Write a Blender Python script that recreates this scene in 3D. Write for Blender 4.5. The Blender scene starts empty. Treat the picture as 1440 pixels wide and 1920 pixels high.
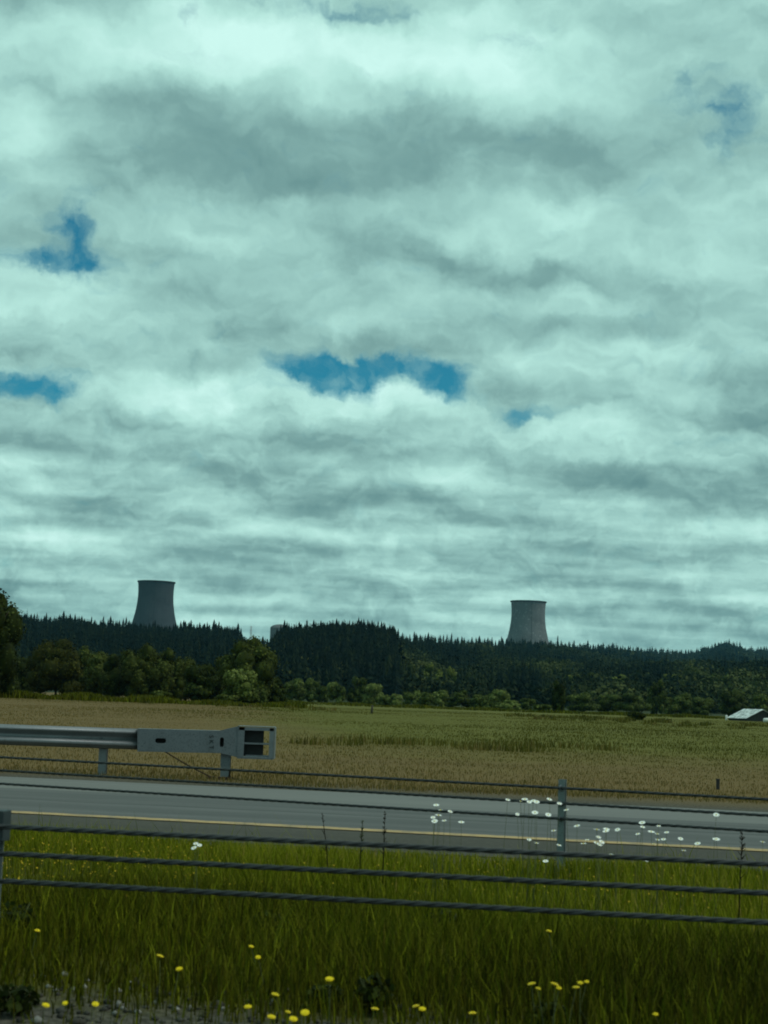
import bpy, bmesh, math, random
import numpy as np
from mathutils import Vector, Matrix

SC = bpy.context.scene
COL = SC.collection
R = math.radians

# ------------------------------------------------------------------ camera
F_PX = 2888.0                      # focal length in photograph pixels (1440 wide)
EYE = Vector((0.0, 0.0, 1.36))     # eye height of somebody sitting in a car
ROLL = 0.035
PITCH = math.atan(354.0 / F_PX)
_fwd = Vector((0, math.cos(PITCH), math.sin(PITCH)))
_up0 = Vector((0, -math.sin(PITCH), math.cos(PITCH)))
_rt0 = Vector((1, 0, 0))
_rt = _rt0 * math.cos(ROLL) + _up0 * math.sin(ROLL)
_up = _up0 * math.cos(ROLL) - _rt0 * math.sin(ROLL)
cam_d = bpy.data.cameras.new('camera')
cam_d.sensor_fit = 'HORIZONTAL'
cam_d.sensor_width = 36.0
cam_d.lens = 36.0 * F_PX / 1440.0
cam_d.dof.use_dof = True
cam_d.dof.focus_distance = 45.0
cam_d.dof.aperture_fstop = 7.5
cam_d.clip_start = 0.1
cam_d.clip_end = 30000.0
cam = bpy.data.objects.new('camera', cam_d)
COL.objects.link(cam)
cam.matrix_world = Matrix(((_rt.x, _up.x, -_fwd.x, EYE.x), (_rt.y, _up.y, -_fwd.y, EYE.y),
                           (_rt.z, _up.z, -_fwd.z, EYE.z), (0, 0, 0, 1)))
SC.camera = cam


def ray(px, py):
    return _fwd + _rt * ((px - 720.0) / F_PX) - _up * ((py - 960.0) / F_PX)


def at(px, py, Y):
    d = ray(px, py)
    return EYE + d * (Y / d.y)


def az_el(px, py):
    d = ray(px, py).normalized()
    return math.atan2(d.x, d.y), math.asin(d.z)


# ------------------------------------------------------------------ render settings
SC.render.engine = 'CYCLES'
SC.view_settings.view_transform = 'Standard'
SC.view_settings.look = 'None'
SC.view_settings.gamma = 1.0
SC.view_settings.exposure = 0.0
SC.view_settings.use_curve_mapping = False
SC.cycles.use_denoising = True
SC.cycles.filter_width = 1.9
SC.cycles.max_bounces = 6
SC.cycles.diffuse_bounces = 3
SC.cycles.glossy_bounces = 2
SC.cycles.transmission_bounces = 2
SC.cycles.transparent_max_bounces = 8
SC.cycles.volume_bounces = 1


# ------------------------------------------------------------------ node helpers
class NT:
    def __init__(self, tree):
        self.t = tree
        self.n = tree.nodes
        self.l = tree.links

    def put(self, sock, v):
        if v is None:
            return
        if isinstance(v, (bpy.types.NodeSocket,)):
            self.l.new(v, sock)
        else:
            if hasattr(sock.default_value, '__len__') and not hasattr(v, '__len__'):
                v = (v,) * len(sock.default_value)
            if hasattr(v, '__len__') and len(sock.default_value) == 4 and len(v) == 3:
                v = tuple(v) + (1.0,)
            sock.default_value = v

    def m(self, op, a, b=None, c=None, clamp=False):
        n = self.n.new('ShaderNodeMath')
        n.operation = op
        n.use_clamp = clamp
        self.put(n.inputs[0], a)
        self.put(n.inputs[1], b)
        self.put(n.inputs[2], c)
        return n.outputs[0]

    def v(self, op, a, b=None, c=None):
        n = self.n.new('ShaderNodeVectorMath')
        n.operation = op
        self.put(n.inputs[0], a)
        if op == 'SCALE':
            self.put(n.inputs['Scale'], b)
        else:
            self.put(n.inputs[1], b)
            self.put(n.inputs[2], c)
        return n.outputs['Value'] if op in ('DOT_PRODUCT', 'LENGTH') else n.outputs[0]

    def xyz(self, x=0.0, y=0.0, z=0.0):
        n = self.n.new('ShaderNodeCombineXYZ')
        self.put(n.inputs[0], x)
        self.put(n.inputs[1], y)
        self.put(n.inputs[2], z)
        return n.outputs[0]

    def sep(self, v):
        n = self.n.new('ShaderNodeSeparateXYZ')
        self.put(n.inputs[0], v)
        return n.outputs

    def noise(self, vec, scale, detail=3.0, rough=0.5, col=False, dist=0.0, dim='3D'):
        n = self.n.new('ShaderNodeTexNoise')
        n.noise_dimensions = dim
        self.put(n.inputs['Vector'], vec)
        n.inputs['Scale'].default_value = scale
        n.inputs['Detail'].default_value = detail
        n.inputs['Roughness'].default_value = rough
        n.inputs['Distortion'].default_value = dist
        return n.outputs['Color'] if col else n.outputs['Fac']

    def map(self, v, a, b, c=0.0, d=1.0, smooth=True):
        n = self.n.new('ShaderNodeMapRange')
        n.interpolation_type = 'SMOOTHSTEP' if smooth else 'LINEAR'
        self.put(n.inputs['Value'], v)
        for k, x in zip(('From Min', 'From Max', 'To Min', 'To Max'), (a, b, c, d)):
            self.put(n.inputs[k], x)
        return n.outputs['Result']

    def ramp(self, v, stops):
        n = self.n.new('ShaderNodeValToRGB')
        e = n.color_ramp.elements
        while len(e) < len(stops):
            e.new(0.5)
        for k, (p, c) in enumerate(stops):
            e[k].position = p
            e[k].color = tuple(c) + (1.0,) if len(c) == 3 else c
        self.put(n.inputs[0], v)
        return n.outputs[0]

    def mix(self, f, a, b, mode='MIX'):
        n = self.n.new('ShaderNodeMix')
        n.data_type = 'RGBA'
        n.blend_type = mode
        self.put(n.inputs[0], f)
        self.put(n.inputs[6], a)
        self.put(n.inputs[7], b)
        return n.outputs[2]

    def node(self, kind, **kw):
        n = self.n.new(kind)
        for k, v in kw.items():
            self.put(n.inputs[k], v)
        return n


def lin(r, g, b):
    f = lambda c: (c / 255.0) / 12.92 if c <= 10.3 else (((c / 255.0) + 0.055) / 1.055) ** 2.4
    return (f(r), f(g), f(b))


# ------------------------------------------------------------------ sky: Nishita blue behind a broken cloud layer
SUN_EL, SUN_ROT = R(56), R(105)    # high, behind the clouds, to the right
world = bpy.data.worlds.new('World')
SC.world = world
world.use_nodes = True
W = NT(world.node_tree)
W.n.clear()
dirv = W.node('ShaderNodeTexCoord').outputs['Generated']
dx, dy, dz = W.sep(dirv)
K = F_PX / 100.0                   # one unit = about 100 photograph pixels of angle
az = W.m('MULTIPLY', W.m('ARCTAN2', dx, dy), K)
el = W.m('MULTIPLY', W.m('ARCSINE', dz), K)
uv = W.xyz(az, el, 0.0)
zc = W.m('MAXIMUM', W.m('ADD', dz, 0.085), 0.03)
plane = W.xyz(W.m('DIVIDE', dx, zc), W.m('DIVIDE', dy, zc), 0.0)     # a flat cloud deck seen from below
# domain warp so that no cloud has a smooth outline
w1 = W.v('SUBTRACT', W.noise(uv, 0.55, 2.0, 0.5, col=True), (0.5, 0.5, 0.5))
w2 = W.v('SUBTRACT', W.noise(uv, 1.9, 4.0, 0.6, col=True), (0.5, 0.5, 0.5))
uvw = W.v('ADD', W.v('MULTIPLY_ADD', w1, (1.5, 0.9, 0.0), uv), W.v('MULTIPLY', w2, (0.75, 0.55, 0.0)))


def blobs(items, start):
    acc = start
    for (px, py, sx, sy, amp) in items:
        a, e = az_el(px, py)
        d = W.v('MULTIPLY', W.v('SUBTRACT', uvw, (a * K, e * K, 0.0)), (100.0 / sx, 100.0 / sy, 0.0))
        g = W.m('POWER', 2.0, W.m('MULTIPLY', W.v('DOT_PRODUCT', d, d), -0.9))
        acc = W.m('MULTIPLY_ADD', g, amp, acc)
    return acc

CLOUDS = [  # light and dark masses: pixel centre, half sizes, amount
    (680, 100, 260, 62, .36), (450, 90, 140, 60, .26), (210, 120, 150, 55, .25), (930, 165, 110, 60, .26),
    (1150, 160, 140, 60, .20), (1080, 50, 220, 40, .10), (30, 265, 70, 50, .30), (60, 60, 120, 60, .06),
    (700, 262, 330, 62, -0.288), (230, 245, 150, 60, -0.173), (430, 335, 300, 40, -0.144), (1080, 275, 170, 38, -0.144),
    (440, 165, 70, 45, -0.086), (700, 395, 480, 34, .10), (1060, 385, 130, 50, .14), (1330, 420, 160, 90, .07),
    (740, 480, 260, 24, -0.144), (1050, 515, 110, 18, -0.158), (330, 545, 100, 15, -0.072), (330, 440, 150, 40, .07),
    (1010, 572, 170, 22, .18), (70, 545, 110, 35, .20), (250, 600, 220, 22, .12), (1230, 600, 220, 28, -0.108),
    (1370, 500, 90, 40, .10), (150, 655, 200, 30, -0.058), (640, 625, 150, 24, .08), (400, 738, 80, 34, .32),
    (690, 752, 150, 32, .20), (1080, 805, 110, 34, .20), (220, 730, 90, 40, .12), (40, 800, 120, 40, .10),
    (1250, 740, 120, 60, .10), (460, 905, 220, 20, -0.144), (1210, 885, 250, 34, -0.173), (330, 790, 170, 24, -0.094),
    (700, 860, 120, 22, -0.058), (560, 800, 100, 20, -0.036), (780, 950, 200, 14, .10), (300, 955, 240, 12, .08),
    (1090, 960, 260, 14, -0.072), (150, 890, 150, 16, -0.058), (960, 885, 80, 26, .08),
]
GAPS = [    # where the blue shows through
    (134, 432, 30, 30, .8), (104, 486, 82, 17, 1.0), (152, 468, 24, 30, .45), (40, 716, 75, 22, 1.0), (95, 752, 24, 22, .8),
    (570, 683, 60, 18, .72), (640, 702, 80, 22, .95), (725, 690, 85, 16, .92), (832, 720, 44, 22, .95),
    (985, 770, 46, 14, .75), (1355, 228, 72, 62, .47), (1290, 156, 22, 16, .38), (680, 30, 80, 13, .60),
    (485, 12, 44, 16, .48), (360, 45, 14, 18, .35), (970, 74, 46, 18, .36), (540, 655, 50, 14, .40),
]
bn1 = W.noise(W.v('MULTIPLY', plane, (1.5, 1.8, 1.0)), 1.0, 4.0, 0.45)
bn1b = W.noise(W.v('MULTIPLY', plane, (1.5 * 0.95, 1.8 * 0.95, 0.95)), 1.0, 4.0, 0.45)
uv1 = W.v('MULTIPLY', uvw, (0.8, 1.6, 1.0))
bn2 = W.noise(uv1, 0.42, 4.0, 0.45)
# billow: the same noise read a little higher up, so that upper edges catch light and undersides fall dark
bn3 = W.noise(W.v('ADD', uv1, (0.18, 0.55, 0.0)), 0.42, 4.0, 0.45)
fine = W.noise(W.v('MULTIPLY', uvw, (1.0, 1.2, 1.0)), 1.7, 5.0, 0.55)
low = W.m('MULTIPLY', W.map(el, 2.0, 9.0, 1.0, 0.30), W.map(el, 0.2, 4.0, 0.42, 1.0))
B = blobs(CLOUDS, 0.50)
B = W.m('MULTIPLY_ADD', W.m('MULTIPLY', W.m('SUBTRACT', bn1, 0.5), low), 0.68, B)
B = W.m('MULTIPLY_ADD', W.m('MULTIPLY', W.m('SUBTRACT', bn1, bn1b), low), 0.95, B)
B = W.m('MULTIPLY_ADD', W.m('SUBTRACT', bn2, bn3), W.map(el, 5.0, 11.0, 1.15, 0.65), B)
B = W.m('MULTIPLY_ADD', W.m('SUBTRACT', bn2, 0.5), 0.28, B)
B = W.m('MULTIPLY_ADD', W.m('SUBTRACT', fine, 0.5), 0.20, B)
fine2 = W.noise(W.v('MULTIPLY', uvw, (1.0, 1.7, 1.0)), 3.1, 4.0, 0.5)
B = W.m('MULTIPLY_ADD', W.m('SUBTRACT', fine2, 0.5), W.map(el, 1.5, 9.0, 0.40, 0.09), B)
cloud = W.ramp(B, [(0.0, lin(96, 138, 139)), (0.28, lin(123, 165, 162)), (0.52, lin(155, 201, 194)),
                   (0.76, lin(183, 231, 221)), (1.0, lin(207, 251, 242))])
gap = blobs(GAPS, 0.0)
gn = W.noise(W.v('MULTIPLY', uvw, (0.9, 1.5, 1.0)), 1.3, 5.0, 0.55)
gap = W.m('MULTIPLY_ADD', W.m('SUBTRACT', gn, 0.5), 1.5, gap)
blue_f = W.m('MULTIPLY', W.map(gap, 0.10, 1.05), W.map(W.noise(uvw, 2.4, 4.0, 0.55), 0.25, 0.60, 0.72, 1.0))
sky = W.n.new('ShaderNodeTexSky')
sky.sky_type = 'NISHITA'
sky.sun_disc = False
sky.sun_elevation = SUN_EL
sky.sun_rotation = SUN_ROT
sky.air_density = 1.0
sky.ozone_density = 3.0
sky_c = W.mix(1.0, sky.outputs[0], (0.16, 0.95, 0.95, 1.0), 'MULTIPLY')
bg_sky = W.node('ShaderNodeBackground', Color=sky_c, Strength=0.075)
bg_cl = W.node('ShaderNodeBackground', Color=cloud, Strength=1.0)
mixs = W.n.new('ShaderNodeMixShader')
W.l.new(blue_f, mixs.inputs[0])
W.l.new(bg_cl.outputs[0], mixs.inputs[1])
W.l.new(bg_sky.outputs[0], mixs.inputs[2])
wout = W.n.new('ShaderNodeOutputWorld')
W.l.new(mixs.outputs[0], wout.inputs[0])

sun_d = bpy.data.lights.new('sun', 'SUN')
sun_d.energy = 1.6
sun_d.angle = R(25)
sun_d.color = (1.0, 0.97, 0.88)
sun = bpy.data.objects.new('sun', sun_d)
COL.objects.link(sun)
# the Nishita sun at rotation r stands at azimuth r measured clockwise from +Y
sun.rotation_euler = Vector((-math.sin(SUN_ROT) * math.cos(SUN_EL), -math.cos(SUN_ROT) * math.cos(SUN_EL),
                             -math.sin(SUN_EL))).to_track_quat('-Z', 'Y').to_euler()


# ------------------------------------------------------------------ object helpers
def tag(o, label=None, cat=None, group=None, kind=None):
    for k, v in (('label', label), ('category', cat), ('group', group), ('kind', kind)):
        if v:
            o[k] = v
    return o


def link(o, parent=None, loc=None):
    COL.objects.link(o)
    if parent is not None:
        o.parent = parent
    if loc is not None:
        o.location = loc
    return o


def empty(name, loc, rz=0.0):
    o = bpy.data.objects.new(name, None)
    o.empty_display_size = 0.2
    o.location = loc
    o.rotation_euler.z = rz
    COL.objects.link(o)
    return o


def copy_tree(o, parent=None):
    c = o.copy()
    COL.objects.link(c)
    c.parent = parent
    for ch in list(o.children):
        copy_tree(ch, c)
    return c


def np_mesh(name, V, quads=None, tris=None, mat=None, tint=None, smooth=False):
    """one mesh from numpy arrays; tint is one float per face"""
    V = np.asarray(V, dtype=np.float32)
    q = np.zeros((0, 4), np.int32) if quads is None else np.asarray(quads, np.int32)
    t = np.zeros((0, 3), np.int32) if tris is None else np.asarray(tris, np.int32)
    me = bpy.data.meshes.new(name)
    me.vertices.add(len(V))
    me.vertices.foreach_set('co', V.ravel())
    loops = np.concatenate([q.ravel(), t.ravel()])
    me.loops.add(len(loops))
    me.loops.foreach_set('vertex_index', loops)
    nf = len(q) + len(t)
    me.polygons.add(nf)
    start = np.concatenate([np.arange(len(q)) * 4, len(q) * 4 + np.arange(len(t)) * 3]).astype(np.int32)
    me.polygons.foreach_set('loop_start', start)
    if smooth:
        me.polygons.foreach_set('use_smooth', np.ones(nf, bool))
    me.update(calc_edges=True)
    if tint is not None:
        a = me.attributes.new('tint', 'FLOAT', 'FACE')
        a.data.foreach_set('value', np.asarray(tint, np.float32))
    if mat:
        me.materials.append(mat)
    return me


class MB:
    """collects simple shapes and links them as ONE mesh object"""
    def __init__(self):
        self.bm = bmesh.new()

    def box(self, c, size, rot=None, bevel=0.0):
        r = bmesh.ops.create_cube(self.bm, size=1.0)
        m = Matrix.Translation(Vector(c)) @ (rot.to_4x4() if rot is not None else Matrix.Identity(4)) @ Matrix.Diagonal((*size, 1.0))
        bmesh.ops.transform(self.bm, matrix=m, verts=r['verts'])
        if bevel:
            es = list({e for v in r['verts'] for e in v.link_edges})
            bmesh.ops.bevel(self.bm, geom=es, offset=bevel, segments=2, affect='EDGES', profile=0.5)

    def tube(self, pts, rad, n=8, cap=True):
        pts = [Vector(p) for p in pts]
        rad = rad if hasattr(rad, '__len__') else [rad] * len(pts)
        rings = []
        up = Vector((0, 0, 1))
        for k, p in enumerate(pts):
            d = (pts[min(k + 1, len(pts) - 1)] - pts[max(k - 1, 0)]).normalized()
            a = d.cross(up if abs(d.z) < 0.95 else Vector((1, 0, 0))).normalized()
            b = a.cross(d)
            rings.append([self.bm.verts.new(p + (a * math.cos(2 * math.pi * i / n) + b * math.sin(2 * math.pi * i / n)) * rad[k]) for i in range(n)])
        for r0, r1 in zip(rings, rings[1:]):
            for i in range(n):
                f = self.bm.faces.new((r0[i], r0[(i + 1) % n], r1[(i + 1) % n], r1[i]))
                f.smooth = True
        if cap:
            self.bm.faces.new(rings[0][::-1])
            self.bm.faces.new(rings[-1])

    def sweep(self, profile, path, closed=False):
        """profile: list of (y, z); path: list of (x, y, z) along x"""
        rows = [[self.bm.verts.new((p[0], p[1] + q[0], p[2] + q[1])) for q in profile] for p in path]
        for a, b in zip(rows, rows[1:]):
            for i in range(len(profile) - (0 if closed else 1)):
                j = (i + 1) % len(profile)
                self.bm.faces.new((a[i], b[i], b[j], a[j])).smooth = True

    def poly(self, pts):
        return self.bm.faces.new([self.bm.verts.new(p) for p in pts])

    def prism(self, pts, vec):
        f = self.poly(pts)
        r = bmesh.ops.extrude_face_region(self.bm, geom=[f])
        bmesh.ops.translate(self.bm, vec=vec, verts=[g for g in r['geom'] if isinstance(g, bmesh.types.BMVert)])

    def build(self, name, mat, parent=None, loc=None):
        bmesh.ops.recalc_face_normals(self.bm, faces=self.bm.faces)
        me = bpy.data.meshes.new(name)
        self.bm.to_mesh(me)
        self.bm.free()
        me.materials.append(mat)
        return link(bpy.data.objects.new(name, me), parent, loc)


# ------------------------------------------------------------------ materials
def material(name, fn, rough=0.8, spec=0.25, metal=0.0):
    m = bpy.data.materials.new(name)
    m.use_nodes = True
    n = NT(m.node_tree)
    n.n.clear()
    p = n.n.new('ShaderNodeBsdfPrincipled')
    p.inputs['Roughness'].default_value = rough
    p.inputs['Specular IOR Level'].default_value = spec
    p.inputs['Metallic'].default_value = metal
    o = n.n.new('ShaderNodeOutputMaterial')
    n.l.new(p.outputs[0], o.inputs[0])
    r = fn(n)
    if isinstance(r, tuple) and len(r) == 2 and not isinstance(r[0], float):
        c, bump = r
        b = n.node('ShaderNodeBump', Height=bump[0], Strength=bump[1], Distance=bump[2])
        n.l.new(b.outputs[0], p.inputs['Normal'])
    else:
        c = r
    n.put(p.inputs['Base Color'], c)
    return m


def pos(n):
    return n.node('ShaderNodeNewGeometry').outputs['Position']


def tint_attr(n):
    a = n.n.new('ShaderNodeAttribute')
    a.attribute_name = 'tint'
    return a.outputs['Fac']


def foliage(name, stops, patch=0.0, patch_amp=0.0, obj_color=True, rough=0.75, spec=0.05):
    def fn(n):
        t = tint_attr(n)
        if patch:
            t = n.m('MULTIPLY_ADD', n.m('SUBTRACT', n.noise(pos(n), patch, 3.0), 0.5), patch_amp, t)
        c = n.ramp(t, stops)
        if obj_color:
            c = n.mix(1.0, c, n.n.new('ShaderNodeObjectInfo').outputs['Color'], 'MULTIPLY')
        return c
    return material(name, fn, rough, spec)


TH = math.radians(10.8)                       # the road runs a little askew to the view
RN = Vector((math.sin(TH), math.cos(TH), 0))  # across the road, away from the camera
RD = Vector((math.cos(TH), -math.sin(TH), 0))  # along the road, to the right


def road_uv(n):
    p = pos(n)
    return n.v('DOT_PRODUCT', p, tuple(RD)), n.v('DOT_PRODUCT', p, tuple(RN))


def m_ground(n):
    p = pos(n)
    u, s = road_uv(n)
    x, y, z = n.sep(p)
    big = n.noise(p, 0.02, 4.0, 0.55)
    mid = n.noise(n.v('MULTIPLY', p, (0.35, 1.0, 1.0)), 0.12, 5.0, 0.6)
    fine = n.noise(p, 3.0, 6.0, 0.7)
    peb = n.noise(p, 22.0, 3.0, 0.7)
    gravel = n.mix(n.map(peb, 0.35, 0.68), (0.040, 0.036, 0.026, 1), (0.12, 0.105, 0.085, 1))
    earth = n.mix(fine, (0.040, 0.040, 0.006, 1), (0.10, 0.095, 0.012, 1))
    brown = n.mix(mid, (0.105, 0.070, 0.026, 1), (0.175, 0.115, 0.044, 1))
    olive = n.mix(mid, (0.075, 0.074, 0.012, 1), (0.135, 0.122, 0.024, 1))
    edge = n.m('MULTIPLY_ADD', n.m('SUBTRACT', big, 0.5), 16.0, n.m('MULTIPLY_ADD', y, 0.09, x))   # greener right of a line running away
    far_f = n.m('MULTIPLY', n.map(edge, -3.0, 7.0), n.map(n.m('MULTIPLY_ADD', n.m('SUBTRACT', mid, 0.5), 30.0, y), 26.0, 62.0))
    field = n.mix(far_f, brown, olive)
    sw = n.m('MULTIPLY_ADD', n.m('SUBTRACT', fine, 0.5), 1.4, s)
    c = n.mix(n.map(sw, 6.3, 7.1), gravel, earth)
    c = n.mix(n.map(sw, 13.0, 13.6), c, gravel)
    c = n.mix(n.map(s, 22.6, 24.2), c, n.mix(0.5, gravel, brown))
    c = n.mix(n.map(sw, 24.0, 25.5), c, field)
    return c, (n.m('ADD', fine, peb), 0.5, 0.05)


def m_asphalt(n):
    p = pos(n)
    u, s = road_uv(n)
    run = n.xyz(n.m('MULTIPLY', u, 0.06), s, 0.0)
    streak = n.map(n.noise(run, 2.6, 6.0, 0.72), 0.25, 0.75)
    grain = n.noise(p, 30.0, 3.0, 0.7)
    blot = n.noise(p, 0.5, 4.0, 0.6)
    base = n.mix(streak, (0.050, 0.048, 0.047, 1), (0.105, 0.10, 0.097, 1))
    base = n.mix(n.m('MULTIPLY', grain, 0.30), base, (0.16, 0.15, 0.145, 1))
    seam = n.m('ABSOLUTE', n.m('SUBTRACT', n.m('MULTIPLY_ADD', n.m('SUBTRACT', n.noise(n.xyz(u, 0.0, 0.0), 0.35, 4.0), 0.5), 0.5, s), 18.1))
    base = n.mix(n.map(seam, 0.015, 0.06, 0.8, 0.0), base, (0.025, 0.025, 0.025, 1))   # sealed crack between the lanes
    # darker wheel tracks
    wheel = n.m('ABSOLUTE', n.m('SUBTRACT', n.m('FRACT', n.m('DIVIDE', n.m('SUBTRACT', s, 16.4), 1.75)), 0.5))
    base = n.mix(n.map(wheel, 0.05, 0.3, 0.30, 0.0), base, (0.05, 0.049, 0.048, 1))
    return n.mix(n.map(blot, 0.55, 0.75, 0.0, 0.35), base, (0.065, 0.063, 0.06, 1)), (grain, 0.3, 0.01)


def m_shoulder_out(n):
    p = pos(n)
    u, s = road_uv(n)
    run = n.xyz(n.m('MULTIPLY', u, 0.05), s, 0.0)
    c = n.mix(n.noise(run, 2.6, 5.0, 0.65), (0.10, 0.098, 0.093, 1), (0.20, 0.19, 0.178, 1))
    return n.mix(n.m('MULTIPLY', n.noise(p, 25.0, 3.0, 0.7), 0.4), c, (0.13, 0.13, 0.125, 1))


def m_shoulder_in(n):
    p = pos(n)
    u, s = road_uv(n)
    run = n.xyz(n.m('MULTIPLY', u, 0.08), s, 0.0)
    c = n.mix(n.noise(run, 2.0, 5.0, 0.7), (0.040, 0.036, 0.030, 1), (0.075, 0.066, 0.053, 1))
    return n.mix(n.map(n.noise(p, 18.0, 4.0, 0.7), 0.5, 0.75, 0.0, 0.6), c, (0.13, 0.11, 0.085, 1))


def m_yellow(n):
    p = pos(n)
    wear = n.noise(p, 4.0, 6.0, 0.75)
    x = n.sep(p)[0]
    return n.mix(n.map(wear, 0.40, 0.68), (0.42, 0.27, 0.11, 1), (0.20, 0.145, 0.085, 1))


def m_galv(dark, light, scale=3.0, grit=0.5):
    def fn(n):
        p = pos(n)
        a = n.noise(p, scale, 5.0, 0.7)
        b = n.noise(p, 60.0, 2.0, 0.6)
        c = n.mix(a, dark + (1,), light + (1,))
        run = n.noise(n.v('MULTIPLY', p, (7.0, 7.0, 0.8)), 1.0, 5.0, 0.7)
        c = n.mix(n.map(run, 0.56, 0.74, 0.0, 0.45), c, (dark[0] * 0.55, dark[1] * 0.45, dark[2] * 0.36, 1))
        return n.mix(n.map(b, 0.50, 0.78, 0.0, grit), c, tuple(x * 0.35 for x in dark) + (1,))
    return fn


M = {}
M['ground'] = material('ground_soil', m_ground, 0.95, 0.1)
M['asphalt'] = material('asphalt', m_asphalt, 0.8, 0.3)
M['shoulder_out'] = material('pale_shoulder', m_shoulder_out, 0.85, 0.2)
M['shoulder_in'] = material('gritty_shoulder', m_shoulder_in, 0.9, 0.15)
M['yellow'] = material('yellow_line_paint', m_yellow, 0.7, 0.3)
M['galv'] = material('galvanised_steel', m_galv((0.125, 0.135, 0.145), (0.22, 0.23, 0.245)), 0.45, 0.4, 0.45)
M['galv_post'] = material('weathered_steel_post', m_galv((0.14, 0.16, 0.165), (0.23, 0.25, 0.255)), 0.6, 0.35, 0.2)
M['galv_dirty'] = material('dirty_steel', m_galv((0.11, 0.12, 0.135), (0.165, 0.178, 0.198), 5.0, 0.9), 0.6, 0.35, 0.2)
M['cable'] = material('weathered_wire_rope', m_galv((0.022, 0.022, 0.024), (0.05, 0.05, 0.053), 8.0, 0.3), 0.5, 0.5, 0.3)
M['cap'] = material('dark_galvanised_cap', m_galv((0.022, 0.03, 0.034), (0.045, 0.055, 0.06)), 0.6, 0.35, 0.2)
M['dark'] = material('dark_steel', lambda n: n.mix(n.noise(pos(n), 9.0, 3.0), (0.012, 0.012, 0.014, 1), (0.03, 0.03, 0.032, 1)), 0.7, 0.3)
M['rust'] = material('rusty_hardware', lambda n: n.mix(n.noise(pos(n), 14.0, 4.0), (0.02, 0.014, 0.010, 1), (0.06, 0.035, 0.022, 1)), 0.85, 0.2)
M['bark'] = material('bark', lambda n: n.mix(n.noise(pos(n), 2.0, 4.0), (0.03, 0.024, 0.018, 1), (0.07, 0.058, 0.045, 1)), 0.95, 0.1)
M['wood'] = material('grey_wood', lambda n: n.mix(n.noise(pos(n), 6.0, 4.0), (0.035, 0.03, 0.025, 1), (0.09, 0.08, 0.065, 1)), 0.95, 0.1)

# ------------------------------------------------------------------ ground, road


def sheet(name, mat, s0, s1, z, kind='structure', u0=-150.0, u1=150.0, wob=0.0, seed=1):
    rng = np.random.default_rng(seed)
    n = 240 if wob else 1
    us = np.linspace(u0, u1, n + 1)
    V, Q = [], []
    w0 = rng.uniform(-wob, wob, n + 1)
    w1 = rng.uniform(-wob, wob, n + 1)
    for k, u in enumerate(us):
        for s in (s0 + w0[k], s1 + w1[k]):
            p = RD * float(u) + RN * float(s)
            V.append((p.x, p.y, z))
    for k in range(n):
        Q.append((2 * k, 2 * k + 2, 2 * k + 3, 2 * k + 1))
    o = link(bpy.data.objects.new(name, np_mesh(name, V, Q, mat=mat)))
    return tag(o, kind=kind)


gm = np_mesh('ground', [(-4300, -600, 0), (4300, -600, 0), (4300, 8300, 0), (-4300, 8300, 0)], [(0, 1, 2, 3)], mat=M['ground'])
tag(link(bpy.data.objects.new('ground', gm)), kind='structure')
S_YEL, S_OUT, S_EDGE = 16.1, 19.9, 22.45
sheet('road', M['asphalt'], S_YEL - 0.05, S_OUT, 0.012)
sheet('inner_shoulder', M['shoulder_in'], 13.95, S_YEL + 0.3, 0.008, wob=0.12, seed=3)
sheet('outer_shoulder', M['shoulder_out'], S_OUT - 0.3, S_EDGE, 0.008, wob=0.05, seed=4)
sheet('yellow_edge_line', M['yellow'], S_YEL - 0.14, S_YEL + 0.14, 0.016, wob=0.012, seed=5)


# ------------------------------------------------------------------ cable barriers in the median
def helix_cable(p0, p1, r, lay, seg, sides=6):
    """three strands laid round each other, as one mesh"""
    p0, p1 = Vector(p0), Vector(p1)
    d = p1 - p0
    L = d.length
    d.normalize()
    a = d.cross(Vector((0, 0, 1))).normalized()
    b = a.cross(d)
    N = int(L / lay * seg)
    t = np.linspace(0, L, N + 1)
    P0, D, A, Bv = (np.array(v) for v in (p0, d, a, b))
    V, Q = [], []
    rs = r * 0.56
    for k in range(3):
        ph = 2 * math.pi * (t / lay + k / 3.0)
        c = P0 + t[:, None] * D + (r - rs) * (np.cos(ph)[:, None] * A + np.sin(ph)[:, None] * Bv)
        th = 2 * math.pi * np.arange(sides) / sides
        ring = c[:, None, :] + rs * (np.cos(th)[None, :, None] * A + np.sin(th)[None, :, None] * Bv)
        base = k * (N + 1) * sides
        V.append(ring.reshape(-1, 3))
        i = np.arange(N)[:, None] * sides
        j = np.arange(sides)[None, :]
        q = np.stack([i + j, i + (j + 1) % sides, i + sides + (j + 1) % sides, i + sides + j], -1).reshape(-1, 4) + base
        Q.append(q)
    return np_mesh('cable', np.concatenate(V), np.concatenate(Q), mat=M['cable'], smooth=True)


def i_post(h, w=0.06, d=0.075, t=0.006):
    b = MB()
    b.box((0, -d / 2, h / 2 - 0.15), (w, t, h + 0.3))
    b.box((0, d / 2, h / 2 - 0.15), (w, t, h + 0.3))
    b.box((0, 0, h / 2 - 0.151), (t, d - t, h + 0.295))
    return b


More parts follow.
